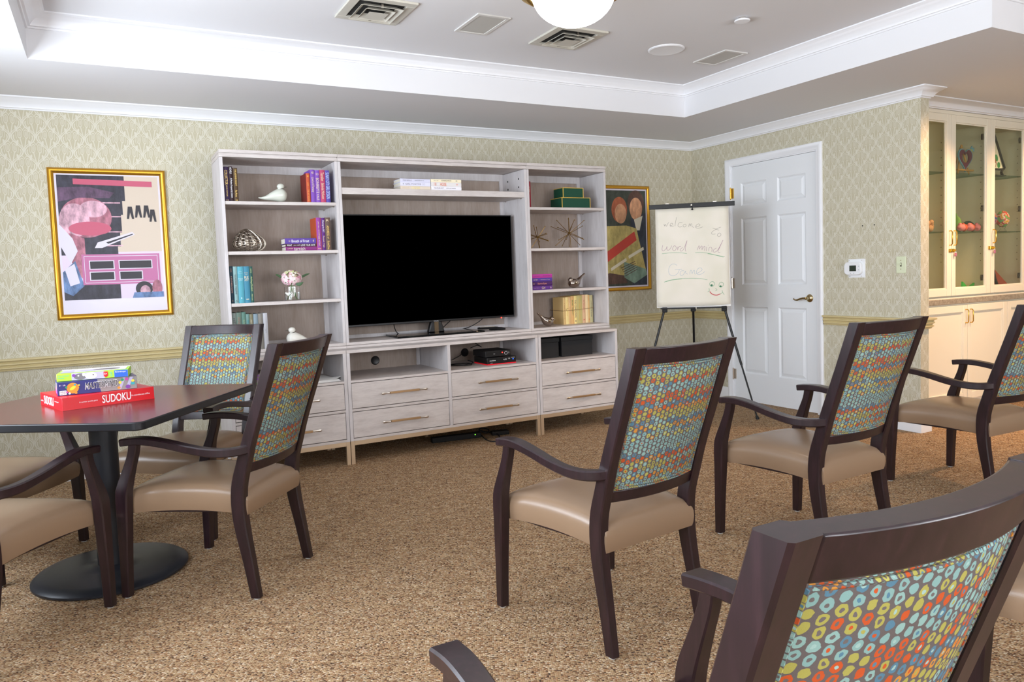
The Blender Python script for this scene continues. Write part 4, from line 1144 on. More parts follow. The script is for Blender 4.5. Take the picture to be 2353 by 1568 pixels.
# third shelf
S3 = 1.065; g = 'teal books on the third left shelf'
X0 = -4.1695
def seq(widths, x=X0, gap=.0012):
    out = []
    for w_ in widths: out.append((x, x + w_)); x += w_ + gap
    return out
q = seq([.0205, .0235, .0335, .0335, .020])
book(0, 'very dark teal upright book with rusty capitals, first on the third left shelf', *q[0], Y, S3, .226, .15, (26, 52, 64), [('DIXON', .11, .10, .35, (170, 120, 96)), ('A SOUTHERN ROOTS', .49, .46, .4, (190, 140, 120)), ('H', .93, .03, .4, (170, 120, 96))], grp=g)
book(0, 'pale grey-green upright book with dark capitals on the third left shelf', *q[1], Y, S3, .224, .15, (132, 164, 164), [('SOUNDINGS', .36, .28, .42, BKI), ('HELENE', .65, .21, .38, BKI), ('C', .95, .05, .5, BKI)], grp=g)
book(0, 'bright turquoise upright book with pale lines across its spine', *q[2], Y, S3, .223, .15, (84, 160, 176), [('Kate', .13, .5, .03, (170, 210, 220), 'h'), ('Elinson', .175, .75, .03, (170, 210, 220), 'h'), ('MISSS', .335, .8, .035, (190, 220, 226), 'h'), ('you', .38, .55, .035, (190, 220, 226), 'h'), ('i', .86, .2, .05, (190, 220, 226), 'h')], grp=g)
book(0, 'teal-blue upright book with a cream block on its spine', *q[3], Y, S3, .223, .15, (64, 130, 154), [('MARCIA', .175, .66, .02, CR, 'h'), ('and', .215, .35, .02, CR, 'h'), ('RE', .30, .74, .065, CR, 'h'), ('ASY', .37, .74, .065, CR, 'h'), ('-', .90, .5, .02, CR, 'h')], grp=g)
book(0, 'dark green upright book with yellow script, last of the teal row', *q[4], Y, S3, .222, .15, (38, 82, 76), [('MARTINS', .12, .12, .3, (214, 220, 150)), ('the King of Scotland', .48, .40, .55, (220, 224, 150)), ('FRED COLE', .85, .18, .3, (200, 208, 150))], grp=g)
S4 = ZU0 + .036; g = 'grey-green books on the lowest left shelf'
sp4 = [(.024, .236, (118, 128, 122), [('HIT SO', .28, .30, .5, BKI)], 'grey upright book with bold black capitals at the left of the lowest left shelf'),
 (.030, .238, (98, 116, 104), [('nine', .22, .18, .5, (150, 110, 96)), ('fox', .42, .12, .4, (150, 110, 96))], 'moss green upright book with faint red script on the lowest left shelf'),
 (.024, .239, (88, 124, 112), [('IN THE GLADE', .35, .3, .5, (156, 170, 130))], 'sea-green upright book with dull gilt lettering on the lowest left shelf'),
 (.0195, .226, (108, 140, 134), [('Blend', .28, .22, .5, (40, 130, 140))], 'slim pale green upright book with teal lettering on the lowest left shelf'),
 (.0205, .225, (120, 116, 92), [('HAY', .22, .12, .5, (190, 186, 160))], 'slim khaki upright book on the lowest left shelf'),
 (.0265, .224, (128, 146, 156), [('ripple', .35, .15, .35, (90, 104, 120))], 'pale slate-blue upright book on the lowest left shelf'),
 (.0285, .225, (128, 124, 116), [('notes', .42, .12, .35, (170, 120, 90))], 'warm grey upright book second from the right end of the grey-green row'),
 (.0265, .226, (180, 180, 184), [('light', .5, .12, .35, (140, 140, 150))], 'light grey upright book at the right end of the grey-green row')]
x = X0
for w_, h_, rgb, tx, lab in sp4:
    book(0, lab, x, x + w_, Y, S4, h_ - .004, .15, rgb, tx, grp=g); x += w_ + .0012
# centre shelf
SCN = 1.781; g = 'pale books lying on the shelf above the television'
def stack(x0, x1, yf, z, items, grp):
    for h, rgb, tx, lab in items:
        book(0, lab, x0, x1, yf, z, h, .14, rgb, tx, grp=grp, lie=True); z += h + .0006
stack(-3.050, -2.832, Y + .003, SCN, [
 (.0225, (222, 208, 190), [('1020', .5, .26, .8, (240, 226, 150)), ('EMMA ELLERS', .17, .22, .25, (200, 184, 160))], 'beige book at the bottom of the left stack above the television'),
 (.0255, (222, 222, 240), [('GIRL POSITIVE', .42, .52, .36, (120, 116, 130)), ('4', .09, .035, .4, BKI), ('DC', .77, .09, .5, (190, 190, 204))], 'pale lilac book in the middle of the left stack above the television'),
 (.0220, (216, 216, 236), [('FREE REFILLS', .23, .29, .38, (130, 128, 142)), ('PETER GRINSPOON, M.D.', .63, .31, .25, (90, 88, 104))], 'pale lilac book on top of the left stack above the television')], g)
stack(-2.8285, -2.600, Y + .003, SCN, [
 (.0255, (238, 236, 242), [('TRAVELERS REST', .25, .32, .34, (128, 120, 136)), ('KEITH LEE MORRIS', .65, .31, .28, (110, 104, 120))], 'white book at the bottom of the right stack above the television'),
 (.0275, (226, 222, 220), [('11 88', .13, .07, .8, (226, 120, 84)), ('HOUSE', .40, .2, .8, (232, 116, 70)), ('o', .85, .05, .4, (232, 110, 70))], 'grey book with orange print in the middle of the right stack above the television'),
 (.0200, (244, 234, 204), [('CONSEQUENCE', .50, .34, .5, (110, 96, 84)), ('ERIC FAIR', .17, .15, .25, (150, 140, 120)), ('m', .84, .04, .4, BKI)], 'cream book on top of the right stack above the television')], g)
# right unit
R1, R2, R3, R0 = 1.672, 1.368, 1.058, ZU0 + .036
book(0, 'red upright book pressed to the left side of the top right shelf', -2.026, -1.990, UF + .10, R1, .20, .13, (150, 44, 58), [('RUBY', .3, .2, .4, CR)], grp='red books half hidden in the right unit')
book(0, 'magenta upright book behind the purple stack on the third right shelf', -2.000, -1.972, UF + .17, R3, .215, .10, (160, 40, 110), [], grp='red books half hidden in the right unit')
g = 'purple books lying on the third right shelf'; z = R3
for h, rgb, tx, lab in ((.0285, (92, 50, 128), [('Cooper Thomas', .22, .28, .18, CR), ('Girl', .56, .16, .62, CR), ('a', .92, .06, .4, CR)], 'violet book at the bottom of the purple stack in the right unit'),
 (.0325, (70, 34, 92), [('Starry Eyes', .5, .44, .48, (226, 150, 120)), ('o', .1, .04, .3, GO)], 'darkest purple book with salmon script in the purple stack in the right unit'),
 (.0265, (82, 58, 142), [('ANTHEM', .18, .2, .25, CR), ('The Memory of Things', .65, .45, .25, CR)], 'blue-violet book second from the top of the purple stack in the right unit'),
 (.0280, (176, 58, 146), [('CECELIA', .25, .28, .22, (110, 40, 110)), ('MARKINGS', .72, .36, .22, (110, 40, 110))], 'bright magenta book on top of the purple stack in the right unit')):
    book(0, lab, -2.058 if h < .03 else -2.0575, -1.879, Y + .003, z, h, .14, rgb, tx, grp=g, lie=True); z += h + .0006
g = 'cream books tied together with twine on the lowest right shelf'
ws = [.0225, .0290, .0255, .0310, .0275, .0545, .0330, .0290, .0160, .0325]; k_ = .300 / (sum(ws) + 9 * .0006)
cols_ = [((222, 190, 130), [('A FINE ROMANCE', .5, .6, .3, (150, 116, 70))]), ((244, 222, 156), [('The Gilded Hour', .4, .6, .35, (226, 186, 90))]), ((226, 186, 130), [('SOFT SAND', .2, .3, .35, (250, 236, 206))]), ((226, 180, 118), [('BEAR TRINITY', .42, .56, .38, (76, 140, 70))]),
 ((246, 226, 150), [('THE COMEDOWN', .46, .62, .6, (84, 44, 92)), ('8', .9, .05, .4, (84, 44, 92))]), ((198, 184, 122), [('THE MEADOWLANDS', .5, .8, .22, (222, 184, 84))]), ((226, 186, 146), [('AFTERGLOW', .40, .45, .35, (200, 120, 100)), ('x', .88, .05, .5, (210, 60, 50))]), ((246, 220, 170), [('halcyon', .5, .5, .2, (220, 180, 130))]),
 ((226, 182, 118), [('ember', .15, .12, .4, (200, 90, 60)), ('o', .88, .05, .5, (210, 60, 50))]), ((196, 186, 140), [('A HISTORY OF DUNES', .5, .6, .3, (96, 96, 92))])]
labs = ['tan', 'butter-yellow', 'sand-coloured', 'tan book with green capitals', 'yellow book with dark purple capitals', 'widest olive-beige', 'peach book with a red mark', 'pale cream', 'narrowest tan', 'greyish beige']
x = -1.713; yb_ = -.420
for i, w_ in enumerate(ws):
    w2 = w_ * k_; lab = labs[i]
    lab = (lab if 'book' in lab else lab + ' book') + ' in the twine-tied row' + (', at its left end' if i == 0 else ', at its right end' if i == 9 else '') + ', lowest right shelf'
    book(0, lab, x, x + w2, yb_ + .0012 * (9 - i) * -0 + .0035 * i * 1.0, R0, (.212, .213, .214, .218, .220, .222, .224, .225, .221, .219)[i], .155, cols_[i][0], cols_[i][1], grp=g); x += w2 + .0006
tw = MB(); x0_, x1_ = -1.717, -1.4105; y0_, y1_ = yb_ - .0045, yb_ + .036 - .008
pts = [(x0_, y0_, R0 + .108), ((x0_ + x1_) / 2, (y0_ + y1_) / 2 - .0045, R0 + .112), (x1_, y1_ - .001, R0 + .118), (x1_ + .001, yb_ + .19, R0 + .120), (x0_, yb_ + .19, R0 + .112)]
loop = []
for a, b in zip(pts, pts[1:] + pts[:1]): loop += [tuple(lerp(a[j], b[j], k / 5) for j in range(3)) for k in range(5)]
tw.tube(loop, .0016, 6, closed=True)
tw.tube([(-1.690, y0_ - .003, R0 + .109), (-1.694, y0_ - .006, R0 + .118), (-1.686, y0_ - .006, R0 + .124), (-1.672, y0_ - .004, R0 + .126)], .0014, 6)
o = tw.build('twine', mat('twine_brown', (150, 116, 82), .8)); tag(o, 'brown twine tied around the row of cream books', 'twine')

# ------------------------------------------------------------------ shelf ornaments
M_ceram = mat('celadon_glaze', (205, 208, 196), .18, coat=.5); M_ceramw = mat('white_glaze', (232, 230, 220), .25, coat=.4)
M_tie = mat('collar_grey', (96, 92, 82), .7)
def duck(label, loc, s, m_, grp):
    t = thing('ceramic_bird', label, 'figurine', loc, 0, grp)
    b = MB(); b.blob([(-s * .112, 0, .030, .002, .002), (-s * .095, 0, .027, .008, .006), (-s * .06, 0, .030, .022, .016), (-s * .02, 0, .040, .034, .031), (s * .015, 0, .046, .040, .042), (s * .042, 0, .047, .036, .038), (s * .058, 0, .048, .020, .022), (s * .064, 0, .048, .002, .002)], 24, 5)
    b.blob([(s * .018, 0, .062, .012, .013), (s * .022, 0, .082, .015, .016), (s * .026, 0, .096, .017, .018)], 16, 4)
    b.v = [(x, y, max(z, 0.)) for x, y, z in b.v]
    b.build('body', m_, t)
    h = MB(); h.blob([(s * .004, 0, .098, .004, .004), (s * .012, 0, .100, .016, .014), (s * .026, 0, .102, .020, .018), (s * .040, 0, .100, .016, .015), (s * .048, 0, .098, .006, .006)], 18, 4); h.build('head', m_, t)
    c = MB(); c.tube([(s * .024 + .0175 * math.cos(a), .0175 * math.sin(a), .085 + .004 * math.cos(a)) for a in [2 * PI * i / 16 for i in range(16)]], .0022, 6, closed=True); c.build('collar', M_tie, t)
    MB().cyl((s * .046, 0, .098), (s * .068, 0, .099), .0028, .0008, 8).build('beak', M_tie, t)
duck('pale green ceramic bird facing right on the top left shelf', (-3.852, -.485, S1 + .0005), 1., M_ceram, 'ceramic birds in the left unit')
duck('white ceramic bird facing left on the lowest left shelf', (-3.775, -.47, S4 + .0005), -1.0, M_ceramw, 'ceramic birds in the left unit')
# perforated silver pod
t = thing('silver_pod', 'perforated antique silver pod ornament on the second left shelf', 'ornament', (-4.030, -.44, S2 + .004), .15)
b = MB(); N_, M_ = 70, 30; vs = []
RR = [(0, 1.), (.30, .93), (.62, .76), (.88, .55), (1., .38), (.96, .22), (.74, .08), (.40, .01), (0, 0)]
PR = catm(RR, 4)
def prf(t_):
    q_ = t_ * (len(PR) - 1); i_ = min(int(q_), len(PR) - 2); return [lerp(PR[i_][j], PR[i_ + 1][j], q_ - i_) for j in (0, 1)]
for i in range(M_ + 1):
    r_, z_ = prf(i / M_)
    for k in range(N_):
        th = 2 * PI * k / N_; ri = 1 + .03 * abs(math.cos(th * 7))
        vs.append((.098 * r_ * ri * math.cos(th) - .012 * z_ + .012 * (1 - z_) * (1 if math.cos(th) > 0 else 0), .062 * r_ * ri * math.sin(th), .140 * z_ + .010 * r_ * math.cos(th) * (1 - abs(2 * z_ - 1))))
zm = min(v_[2] for v_ in vs); vs = [(v_[0], v_[1], v_[2] - zm) for v_ in vs]
fs = []
for i in range(M_):
    for k in range(N_):
        if k % 5 in (1, 2) and 2 <= i <= M_ - 4 and (i + 2 * ((k // 5) % 2)) % 3 != 0: continue
        if k % 5 == 4 and 4 <= i <= M_ - 5 and i % 3 == 1: continue
        fs.append((i * N_ + k, i * N_ + (k + 1) % N_, (i + 1) * N_ + (k + 1) % N_, (i + 1) * N_ + k))
b.add(vs, fs); o = b.build('shell', M_silver, t, smooth=60)
sm = o.modifiers.new('solid', 'SOLIDIFY'); sm.thickness = .0024
rb = MB()
for q_ in range(14):
    k = q_ * 5 + 4
    rb.tube([Vector(vs[i * N_ + k]) for i in range(1, M_)], .0020, 6)
rb.build('rib', M_silver, t)
# flowers in a glass vase
t = thing('vase', 'small clear glass cylinder vase with water on the third left shelf', 'vase', (-3.786, -.47, S3 + .0005))
b = MB(); b.lathe([(.0, 0), (.047, 0), (.048, .002), (.048, .088), (.0455, .088), (.0455, .007), (0, .007)], n=40); b.build('glass', M_glass, t)
MB().lathe([(0, .0075), (.0450, .0075), (.0450, .052), (0, .052)], n=40).build('water', glassmat('water', (244, 250, 246)), t)
t = thing('hydrangea', 'pink and cream hydrangea head standing in the glass vase', 'flower', (-3.786, -.47, S3 + .0085))
s_ = MB()
for (a, b_, c_, d_) in ((-.02, .01, .0, 0), (.015, -.012, .006, .0), (.0, .018, -.012, 0), (.022, .006, -.006, 0)): s_.tube([(a, b_, .001), (a * .3 + c_, b_ * .3, .05), (c_, d_, .10)], .0018, 6)
M_stem = mat('stem_green', (86, 128, 60), .5); s_.build('stem', M_stem, t)
fm = MB(); rr = random.Random(3)
for i in range(440):
    u = rr.uniform(-.85, 1); th = rr.uniform(0, 2 * PI); q_ = math.sqrt(1 - u * u)
    n_ = Vector((q_ * math.cos(th), q_ * math.sin(th), u)); c0 = Vector((n_.x * .063, n_.y * .052, .135 + n_.z * .050)) * 1.0
    a_ = n_.orthogonal().normalized(); a_ = Matrix.Rotation(rr.uniform(0, 6.28), 3, n_) @ a_; b_ = n_.cross(a_)
    mi = rr.choice((0, 0, 0, 0, 0, 1, 1, 4))
    if n_.z > .6 and rr.random() < .5: mi = 3
    R_ = rr.uniform(.0075, .0105)
    for p_ in range(4):
        an = p_ * PI / 2; d1 = a_ * math.cos(an) + b_ * math.sin(an); d2 = a_ * -math.sin(an) + b_ * math.cos(an)
        fm.add([c0, c0 + d1 * R_ * .6 + d2 * R_ * .45 + n_ * .002, c0 + d1 * R_ * 1.1 + n_ * .001, c0 + d1 * R_ * .6 - d2 * R_ * .45 + n_ * .002], [(0, 1, 2, 3)], mi)
M_fl = [mat('petal_cream', (246, 238, 232), .7), mat('petal_pink', (238, 190, 202), .7), mat('petal_core', (214, 200, 170), .7), mat('petal_lime', (218, 222, 168), .7), mat('petal_rose', (220, 130, 164), .7)]  # third tone is the dull cream of the core sphere
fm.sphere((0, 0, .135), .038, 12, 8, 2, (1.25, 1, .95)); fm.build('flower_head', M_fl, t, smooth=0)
for (p0, p1, p2, w_) in (((-.03, .0, .115), (-.075, -.005, .155), (-.098, -.005, .160), .009), ((.03, 0, .12), (.075, -.004, .150), (.115, -.004, .160), .008), ((.01, -.03, .10), (.04, -.05, .085), (.06, -.055, .105), .012)):
    lf = MB(); P = [Vector(p0), Vector(p1), Vector(p2)]; pts_ = [P[0].lerp(P[1], k / 4).lerp(P[1].lerp(P[2], k / 4), k / 4) for k in range(5)]
    vs_ = []
    for k, p in enumerate(pts_):
        w2 = w_ * math.sin(PI * (k + .3) / 4.6); vs_ += [p + Vector((0, 0, w2)), p + Vector((0, -.003, 0)), p - Vector((0, 0, w2))]
    b0 = len(lf.v); lf.v += [tuple(p) for p in vs_]
    for k in range(4):
        a = b0 + 3 * k; lf.f += [(a, a + 1, a + 4, a + 3), (a + 1, a + 2, a + 5, a + 4)]; lf.mi += [0, 0]
    lf.build('leaf', mat('leaf_green', (52, 84, 48), .5), t, smooth=60)
# gilt star sculptures
def star(label, loc, R_, rods, seed, tilt):
    t = thing('star_sculpture', label, 'sculpture', loc, 0, 'gilt wire star sculptures in the right unit')
    zc = -min(min(d[2], -d[2]) for d in rods) * R_
    mb = MB()
    for d in rods:
        v = Vector(d).normalized() * R_ * d[3]
        o_ = Vector(((d[4] if len(d) > 4 else 0) * .01, 0, 0))
        m = MB(); m.cyl(Vector((0, 0, loc[3] if len(loc) > 3 else 0)) - v + o_, v + o_, .0021, n=8); m.sphere(v + o_, .0040, 8, 6); m.sphere(-v + o_, .0040, 8, 6)
        m.build('rod', M_goldw, t)
    return t
def star2(label, cx, cy, zs, R_, dirs):
    t = thing('star_sculpture', label, 'sculpture', (cx, cy, zs), 0, 'gilt wire star sculptures in the right unit')
    zc = max(abs(Vector(d).normalized().z) for d in dirs) * 0
    low = max(abs(Vector(d_[:3]).normalized().z) * R_ * d_[3] for d_ in dirs)
    k_ = 0
    for d in dirs:
        v = Vector(d[:3]).normalized() * R_ * d[3]; c0 = Vector((0, 0, low + .004))
        k_ += 1; c0 = c0 + Vector((.011 * math.sin(k_ * 2.4), .010 * math.cos(k_ * 1.7), 0))
        m = MB(); m.cyl(c0 - v, c0 + v, .0021, n=8); m.sphere(c0 + v, .0042, 8, 6); m.sphere(c0 - v, .0042, 8, 6); m.build('rod', M_goldw, t)
    return t
D = [(.62, -.3, .72, 1, 1), (-.66, -.35, .66, 1, 1), (.05, .3, .95, 1.02, 1), (-.12, -.35, .93, 1, 1), (.95, .1, .30, 1.08, 0), (-.95, .15, .32, 1.08, 0), (.8, .6, .1, 1, 0), (-.5, .85, .2, 1, 0), (.3, -.93, .1, .9, 0)]
star2('larger gilt wire star sculpture in the middle of the second right shelf', -1.632, -.41, R2, .128, [(.86, -.25, .72, 1.18, 0), (-.86, -.15, .70, 1.18, 0), (.03, .15, 1., .92, 0), (.2, -.5, .85, .9, 1), (-.25, -.4, .9, .9, 1), (.98, .2, .42, 1.12, 0), (-.98, .25, .40, 1.1, 0), (.7, .7, .5, .9, 0), (-.55, .8, .45, .9, 0)])
star2('smaller gilt wire star sculpture at the left of the second right shelf', -1.915, -.40, R2, .098, [(.5, -.3, .85, 1, 1), (-.42, -.3, .9, 1, 1), (.1, .4, .9, .9, 0), (.97, .1, .25, 1.05, 0), (-.97, .1, .3, 1, 0), (.9, .3, -.2, 1.1, 0), (.6, -.7, .3, .9, 0), (-.6, -.7, .35, .9, 0)])
# chromed birds
def cbird(label, loc, rz, st, head, beak):
    t = thing('silver_bird', label, 'figurine', loc, rz, 'smoked silver birds in the right unit')
    b = MB(); b.blob(st, 20, 5); b.v = [(x, y, max(z, 0.)) for x, y, z in b.v]
    for (c0, r) in head: b.sphere(c0, r, 16, 12)
    rr = random.Random(2)
    b.build('body', M_chrome, t, smooth=60)
    MB().cyl(beak[0], beak[1], .004, .0006, 8).build('beak', M_chrome, t)
cbird('smoked silver bird with its tail raised to the right on the third right shelf', (-1.622, -.455, R3 + .0005), .1, [(-.056, 0, .042, .004, .004), (-.050, 0, .042, .022, .024), (-.028, 0, .038, .034, .034), (0, 0, .038, .036, .036), (.024, 0, .048, .030, .028), (.048, 0, .070, .018, .014), (.075, 0, .092, .011, .008), (.098, 0, .108, .010, .006), (.104, 0, .110, .003, .002)], [((-.042, 0, .062), .021)], ((-.058, 0, .060), (-.070, 0, .058)))
cbird('smoked silver bird pecking to the right beside the tied books, tail raised left', (-1.905, -.49, R0 + .0005), .1, [(-.092, 0, .112, .003, .002), (-.086, 0, .107, .010, .006), (-.062, 0, .086, .010, .008), (-.04, 0, .066, .020, .016), (-.015, 0, .046, .034, .030), (.012, 0, .036, .036, .034), (.034, 0, .042, .028, .026), (.052, 0, .050, .016, .016)], [((.044, 0, .056), .0215)], ((.060, 0, .052), (.082, 0, .047)))
# green gift boxes
M_gr = mat('green_linen', (8, 68, 48), .6)
def gift(label, x0, x1, yf, d, z, h):
    t = thing('decorative_box', label, 'box', ((x0 + x1) / 2, yf, z + .0005), 0, 'green boxes with gilt edges in the right unit'); a = (x1 - x0) / 2
    b = MB(); b.box(-a + .002, a - .002, .002, d - .002, .0, h - .006); b.build('box', M_gr, t)
    b = MB(); b.box(-a + .004, a - .004, .004, d - .004, h - .006, h - .001); b.build('lid', M_gr, t)
    e = MB(); w_ = .0045
    e.box(-a, -a + w_, 0, w_, 0, h - w_).box(a - w_, a, 0, w_, 0, h - w_).box(-a, a, 0, w_, h - w_, h).box(-a, -a + w_, w_, d, h - w_, h).box(a - w_, a, w_, d, h - w_, h).box(-a + w_, a - w_, d - w_, d, h - w_, h)
    e.build('gilt_edge', M_gilt, t)
gift('larger green box with gilt edges, lower of the two on the top right shelf', -1.745, -1.485, UF + .055, .17, R1, .082)
gift('smaller green box with gilt edges stacked on the larger green box', -1.727, -1.540, UF + .065, .14, R1 + .0835, .074)

# ------------------------------------------------------------------ framed posters (plain abstract stand-ins)
def frame_thing(label, x0, x1, z0, z1, w_=.034):
    t = thing('framed_poster', label, 'poster', ((x0 + x1) / 2, 0, (z0 + z1) / 2), 0, None)
    a = (x1 - x0) / 2; b = (z1 - z0) / 2; mb = MB()
    prof = [(0, 0), (0, -.012), (.004, -.020), (.012, -.024), (.020, -.021), (.026, -.016), (w_ - .004, -.013), (w_, -.009), (w_, 0)]
    for (sx, sz) in ((-1, -1), (1, -1), (1, 1), (-1, 1)):
        for d, y in prof: mb.v.append((sx * (a - d), y, sz * (b - d)))
    K = len(prof)
    for i in range(4):
        j = (i + 1) % 4
        for k in range(K):
            l = (k + 1) % K; mb.f.append((i * K + k, j * K + k, j * K + l, i * K + l)); mb.mi.append(0)
    mb.build('frame', M_gold, t, smooth=50)
    MB().box(-a + w_ - .004, a - w_ + .004, -.008, -.002, -b + w_ - .004, b - w_ + .004).build('sheet', mat('poster_white', (214, 208, 222), .35, coat=.2), t)
    return t, a - w_, b - w_
t, a, b = frame_thing('large gold-framed poster in pinks, navy and beige on the wall left of the shelves', -5.100, -4.452, .998, 1.927)
MM = [mat('print_navy', (32, 29, 48), .35), mat('print_sand', (206, 190, 172), .35), mat('print_pinkband', (190, 84, 110), .35), mat('print_rose', (168, 100, 118), .35), mat('print_blush', (206, 160, 176), .35), mat('print_plum', (84, 54, 84), .35), mat('print_white2', (212, 206, 220), .35), mat('print_mauve', (184, 104, 150), .35), mat('print_blue', (88, 118, 164), .35), mat('print_ink', (30, 26, 36), .35), mat('print_lav', (216, 200, 226), .35)]
def mottle(m, amt=.55, sc=30):
    nt = m.node_tree; c0 = tuple(bsdf(m).inputs['Base Color'].default_value)
    n_ = noise(nt, mapping(nt, tc(nt), (1, 1, .45)), sc, 4, .65)
    lo = tuple(x * (1 - amt) for x in c0[:3]) + (1,); hi = tuple(min(1., x * (1 + amt * .8) + .02) for x in c0[:3]) + (1,)
    r_ = nt.nodes.new('ShaderNodeValToRGB'); r_.color_ramp.elements[0].position = .32; r_.color_ramp.elements[0].color = lo; r_.color_ramp.elements[1].position = .70; r_.color_ramp.elements[1].color = hi
    nt.links.new(n_.v, r_.inputs[0]); setcol(m, r_.outputs[0])
for m_ in (MM[0], MM[3], MM[4], MM[5], MM[8]): mottle(m_)
def F(u, v): return (-a + 2 * a * u, b - 2 * b * v)     # fractions of the sheet from its top left
def Q(*p): return [F(*q_) for q_ in p]
art = [(Q((.02, .01), (.98, .01), (.98, .90), (.02, .90)), 10), (Q((.02, .01), (.98, .01), (.98, .56), (.02, .56)), 1),
 (Q((.02, .01), (.65, .01), (.65, .19), (.62, .19), (.62, .29), (.60, .29), (.60, .42), (.58, .42), (.58, .52), (.55, .52), (.55, .58), (.02, .58)), 0),
 (Q((.02, .78), (.55, .78), (.55, .90), (.02, .90)), 0)]
for v_ in (.20, .30, .41, .51): art.append((Q((.38, v_), (.60, v_), (.60, v_ + .008), (.38, v_ + .008)), 4))
art += [([F(.27 + .24 * math.cos(t_), .31 + .145 * math.sin(t_)) for t_ in [2 * PI * i / 30 for i in range(30)]], 3), ([F(.16 + .14 * math.cos(t_), .33 + .12 * math.sin(t_)) for t_ in [2 * PI * i / 30 for i in range(30)]], 4),
 ([F(.34 + .13 * math.cos(t_), .25 + .06 * math.sin(t_)) for t_ in [2 * PI * i / 30 for i in range(30)]], 4), ([F(.30 + .20 * math.cos(t_), .39 + .05 * math.sin(t_)) for t_ in [2 * PI * i / 30 for i in range(30)]], 2),
 (Q((.02, .10), (.30, .09), (.55, .13), (.50, .17), (.22, .17), (.02, .20)), 5), (Q((.10, .42), (.24, .46), (.24, .78), (.14, .70), (.06, .52)), 3),
 (Q((.02, .36), (.13, .46), (.17, .55), (.10, .64), (.02, .52)), 6), (Q((.02, .70), (.14, .62), (.21, .80), (.10, .87), (.02, .84)), 8), (Q((.04, .68), (.13, .64), (.17, .78), (.08, .80)), 6),
 (Q((.33, .53), (.36, .49), (.70, .415), (.72, .435), (.40, .53)), 6), (Q((.44, .49), (.70, .428), (.705, .434), (.46, .50)), 9),
 (Q((.17, .035), (.92, .045), (.92, .085), (.17, .075)), 2), (Q((.20, .575), (.95, .575), (.95, .795), (.20, .795)), 7),
 (Q((.22, .587), (.93, .587), (.93, .783), (.22, .783)), 6), (Q((.225, .591), (.925, .591), (.925, .779), (.225, .779)), 7),
 (Q((.265, .620), (.505, .620), (.505, .685), (.265, .685)), 6), (Q((.545, .620), (.875, .620), (.875, .685), (.545, .685)), 6), (Q((.265, .700), (.505, .700), (.505, .765), (.265, .765)), 6), (Q((.545, .700), (.775, .700), (.775, .765), (.545, .765)), 6),
 (Q((.275, .626), (.495, .626), (.495, .679), (.275, .679)), 9), (Q((.555, .626), (.865, .626), (.865, .679), (.555, .679)), 9), (Q((.275, .706), (.495, .706), (.495, .759), (.275, .759)), 9), (Q((.555, .706), (.765, .706), (.765, .759), (.555, .759)), 9)]
for i, (u, v_) in enumerate(((.69, .27), (.77, .26), (.85, .26), (.91, .29))): art += [(Q((u - .02, v_ - .04), (u + .02, v_ - .04), (u + .035, v_ + .05), (u + .015, v_ + .05), (u, v_), (u - .015, v_ + .05), (u - .035, v_ + .05)), 9)]
art += [([F(.78 + .085 * math.cos(t_), .835 + .055 * math.sin(t_)) for t_ in [2 * PI * i / 24 for i in range(24)]], 9), ([F(.79 + .05 * math.cos(t_), .85 + .04 * math.sin(t_)) for t_ in [2 * PI * i / 24 for i in range(24)]], 4), ([F(.91 + .05 * math.cos(t_), .83 + .06 * math.sin(t_)) for t_ in [2 * PI * i / 24 for i in range(24)]], 3), (Q((.68, .86), (.97, .86), (.97, .90), (.66, .90)), 8)]
shapes(art, MM, t, (0, -.008, 0), (1, 0, 0), (0, 0, 1), .0003, 'artwork', .00008)
t, a, b = frame_thing('gold-framed poster in green, ochre and navy, partly behind the shelves and easel', -1.175, -.512, 1.002, 1.924, .030)
MM2 = [mat('print2_dark', (54, 60, 48), .4), mat('print2_ochre', (186, 168, 98), .4), mat('print2_peach', (208, 152, 112), .4), mat('print2_rust', (166, 86, 48), .4), mat('print2_brown', (84, 54, 40), .4), mat('print2_navy', (38, 44, 58), .4), mat('print2_cream', (222, 214, 190), .4), mat('print2_red', (196, 64, 48), .4), mat('print2_teal', (120, 146, 128), .4)]
for m_ in MM2[:6] + [MM2[8]]: mottle(m_, .35, 22)
art = [(Q((.02, .015), (.98, .015), (.98, .985), (.02, .985)), 0), (Q((.70, .30), (.98, .24), (.98, .985), (.70, .985)), 5),
 ([F(.50 + .14 * math.cos(t_), .21 + .13 * math.sin(t_)) for t_ in [2 * PI * i / 28 for i in range(28)]], 3), ([F(.52 + .105 * math.cos(t_), .25 + .10 * math.sin(t_)) for t_ in [2 * PI * i / 28 for i in range(28)]], 2),
 ([F(.80 + .15 * math.cos(t_), .14 + .13 * math.sin(t_)) for t_ in [2 * PI * i / 28 for i in range(28)]], 4), ([F(.80 + .115 * math.cos(t_), .20 + .115 * math.sin(t_)) for t_ in [2 * PI * i / 28 for i in range(28)]], 2),
 (Q((.76, .31), (.92, .27), (.86, .42), (.80, .42)), 6), (Q((.02, .38), (.62, .37), (.80, .40), (.98, .88), (.74, .965), (.56, .90), (.02, .96)), 1), (Q((.30, .85), (.56, .88), (.62, .96), (.02, .97), (.02, .90)), 4), (Q((.56, .74), (.96, .82), (.98, .88), (.74, .965), (.56, .90)), 8),
 (Q((.20, .66), (.76, .43), (.80, .52), (.24, .75)), 7), (Q((.32, .80), (.60, .70), (.61, .73), (.33, .83)), 6), (Q((.64, .68), (.92, .59), (.93, .62), (.65, .71)), 6)]
for k in range(5): art.append((Q((.50 + .02 * k, .80 + .02 * k), (.76 + .01 * k, .735 + .02 * k), (.762 + .01 * k, .742 + .02 * k), (.502 + .02 * k, .807 + .02 * k)), 4))
shapes(art, MM2, t, (0, -.008, 0), (1, 0, 0), (0, 0, 1), .0003, 'artwork', .00008)

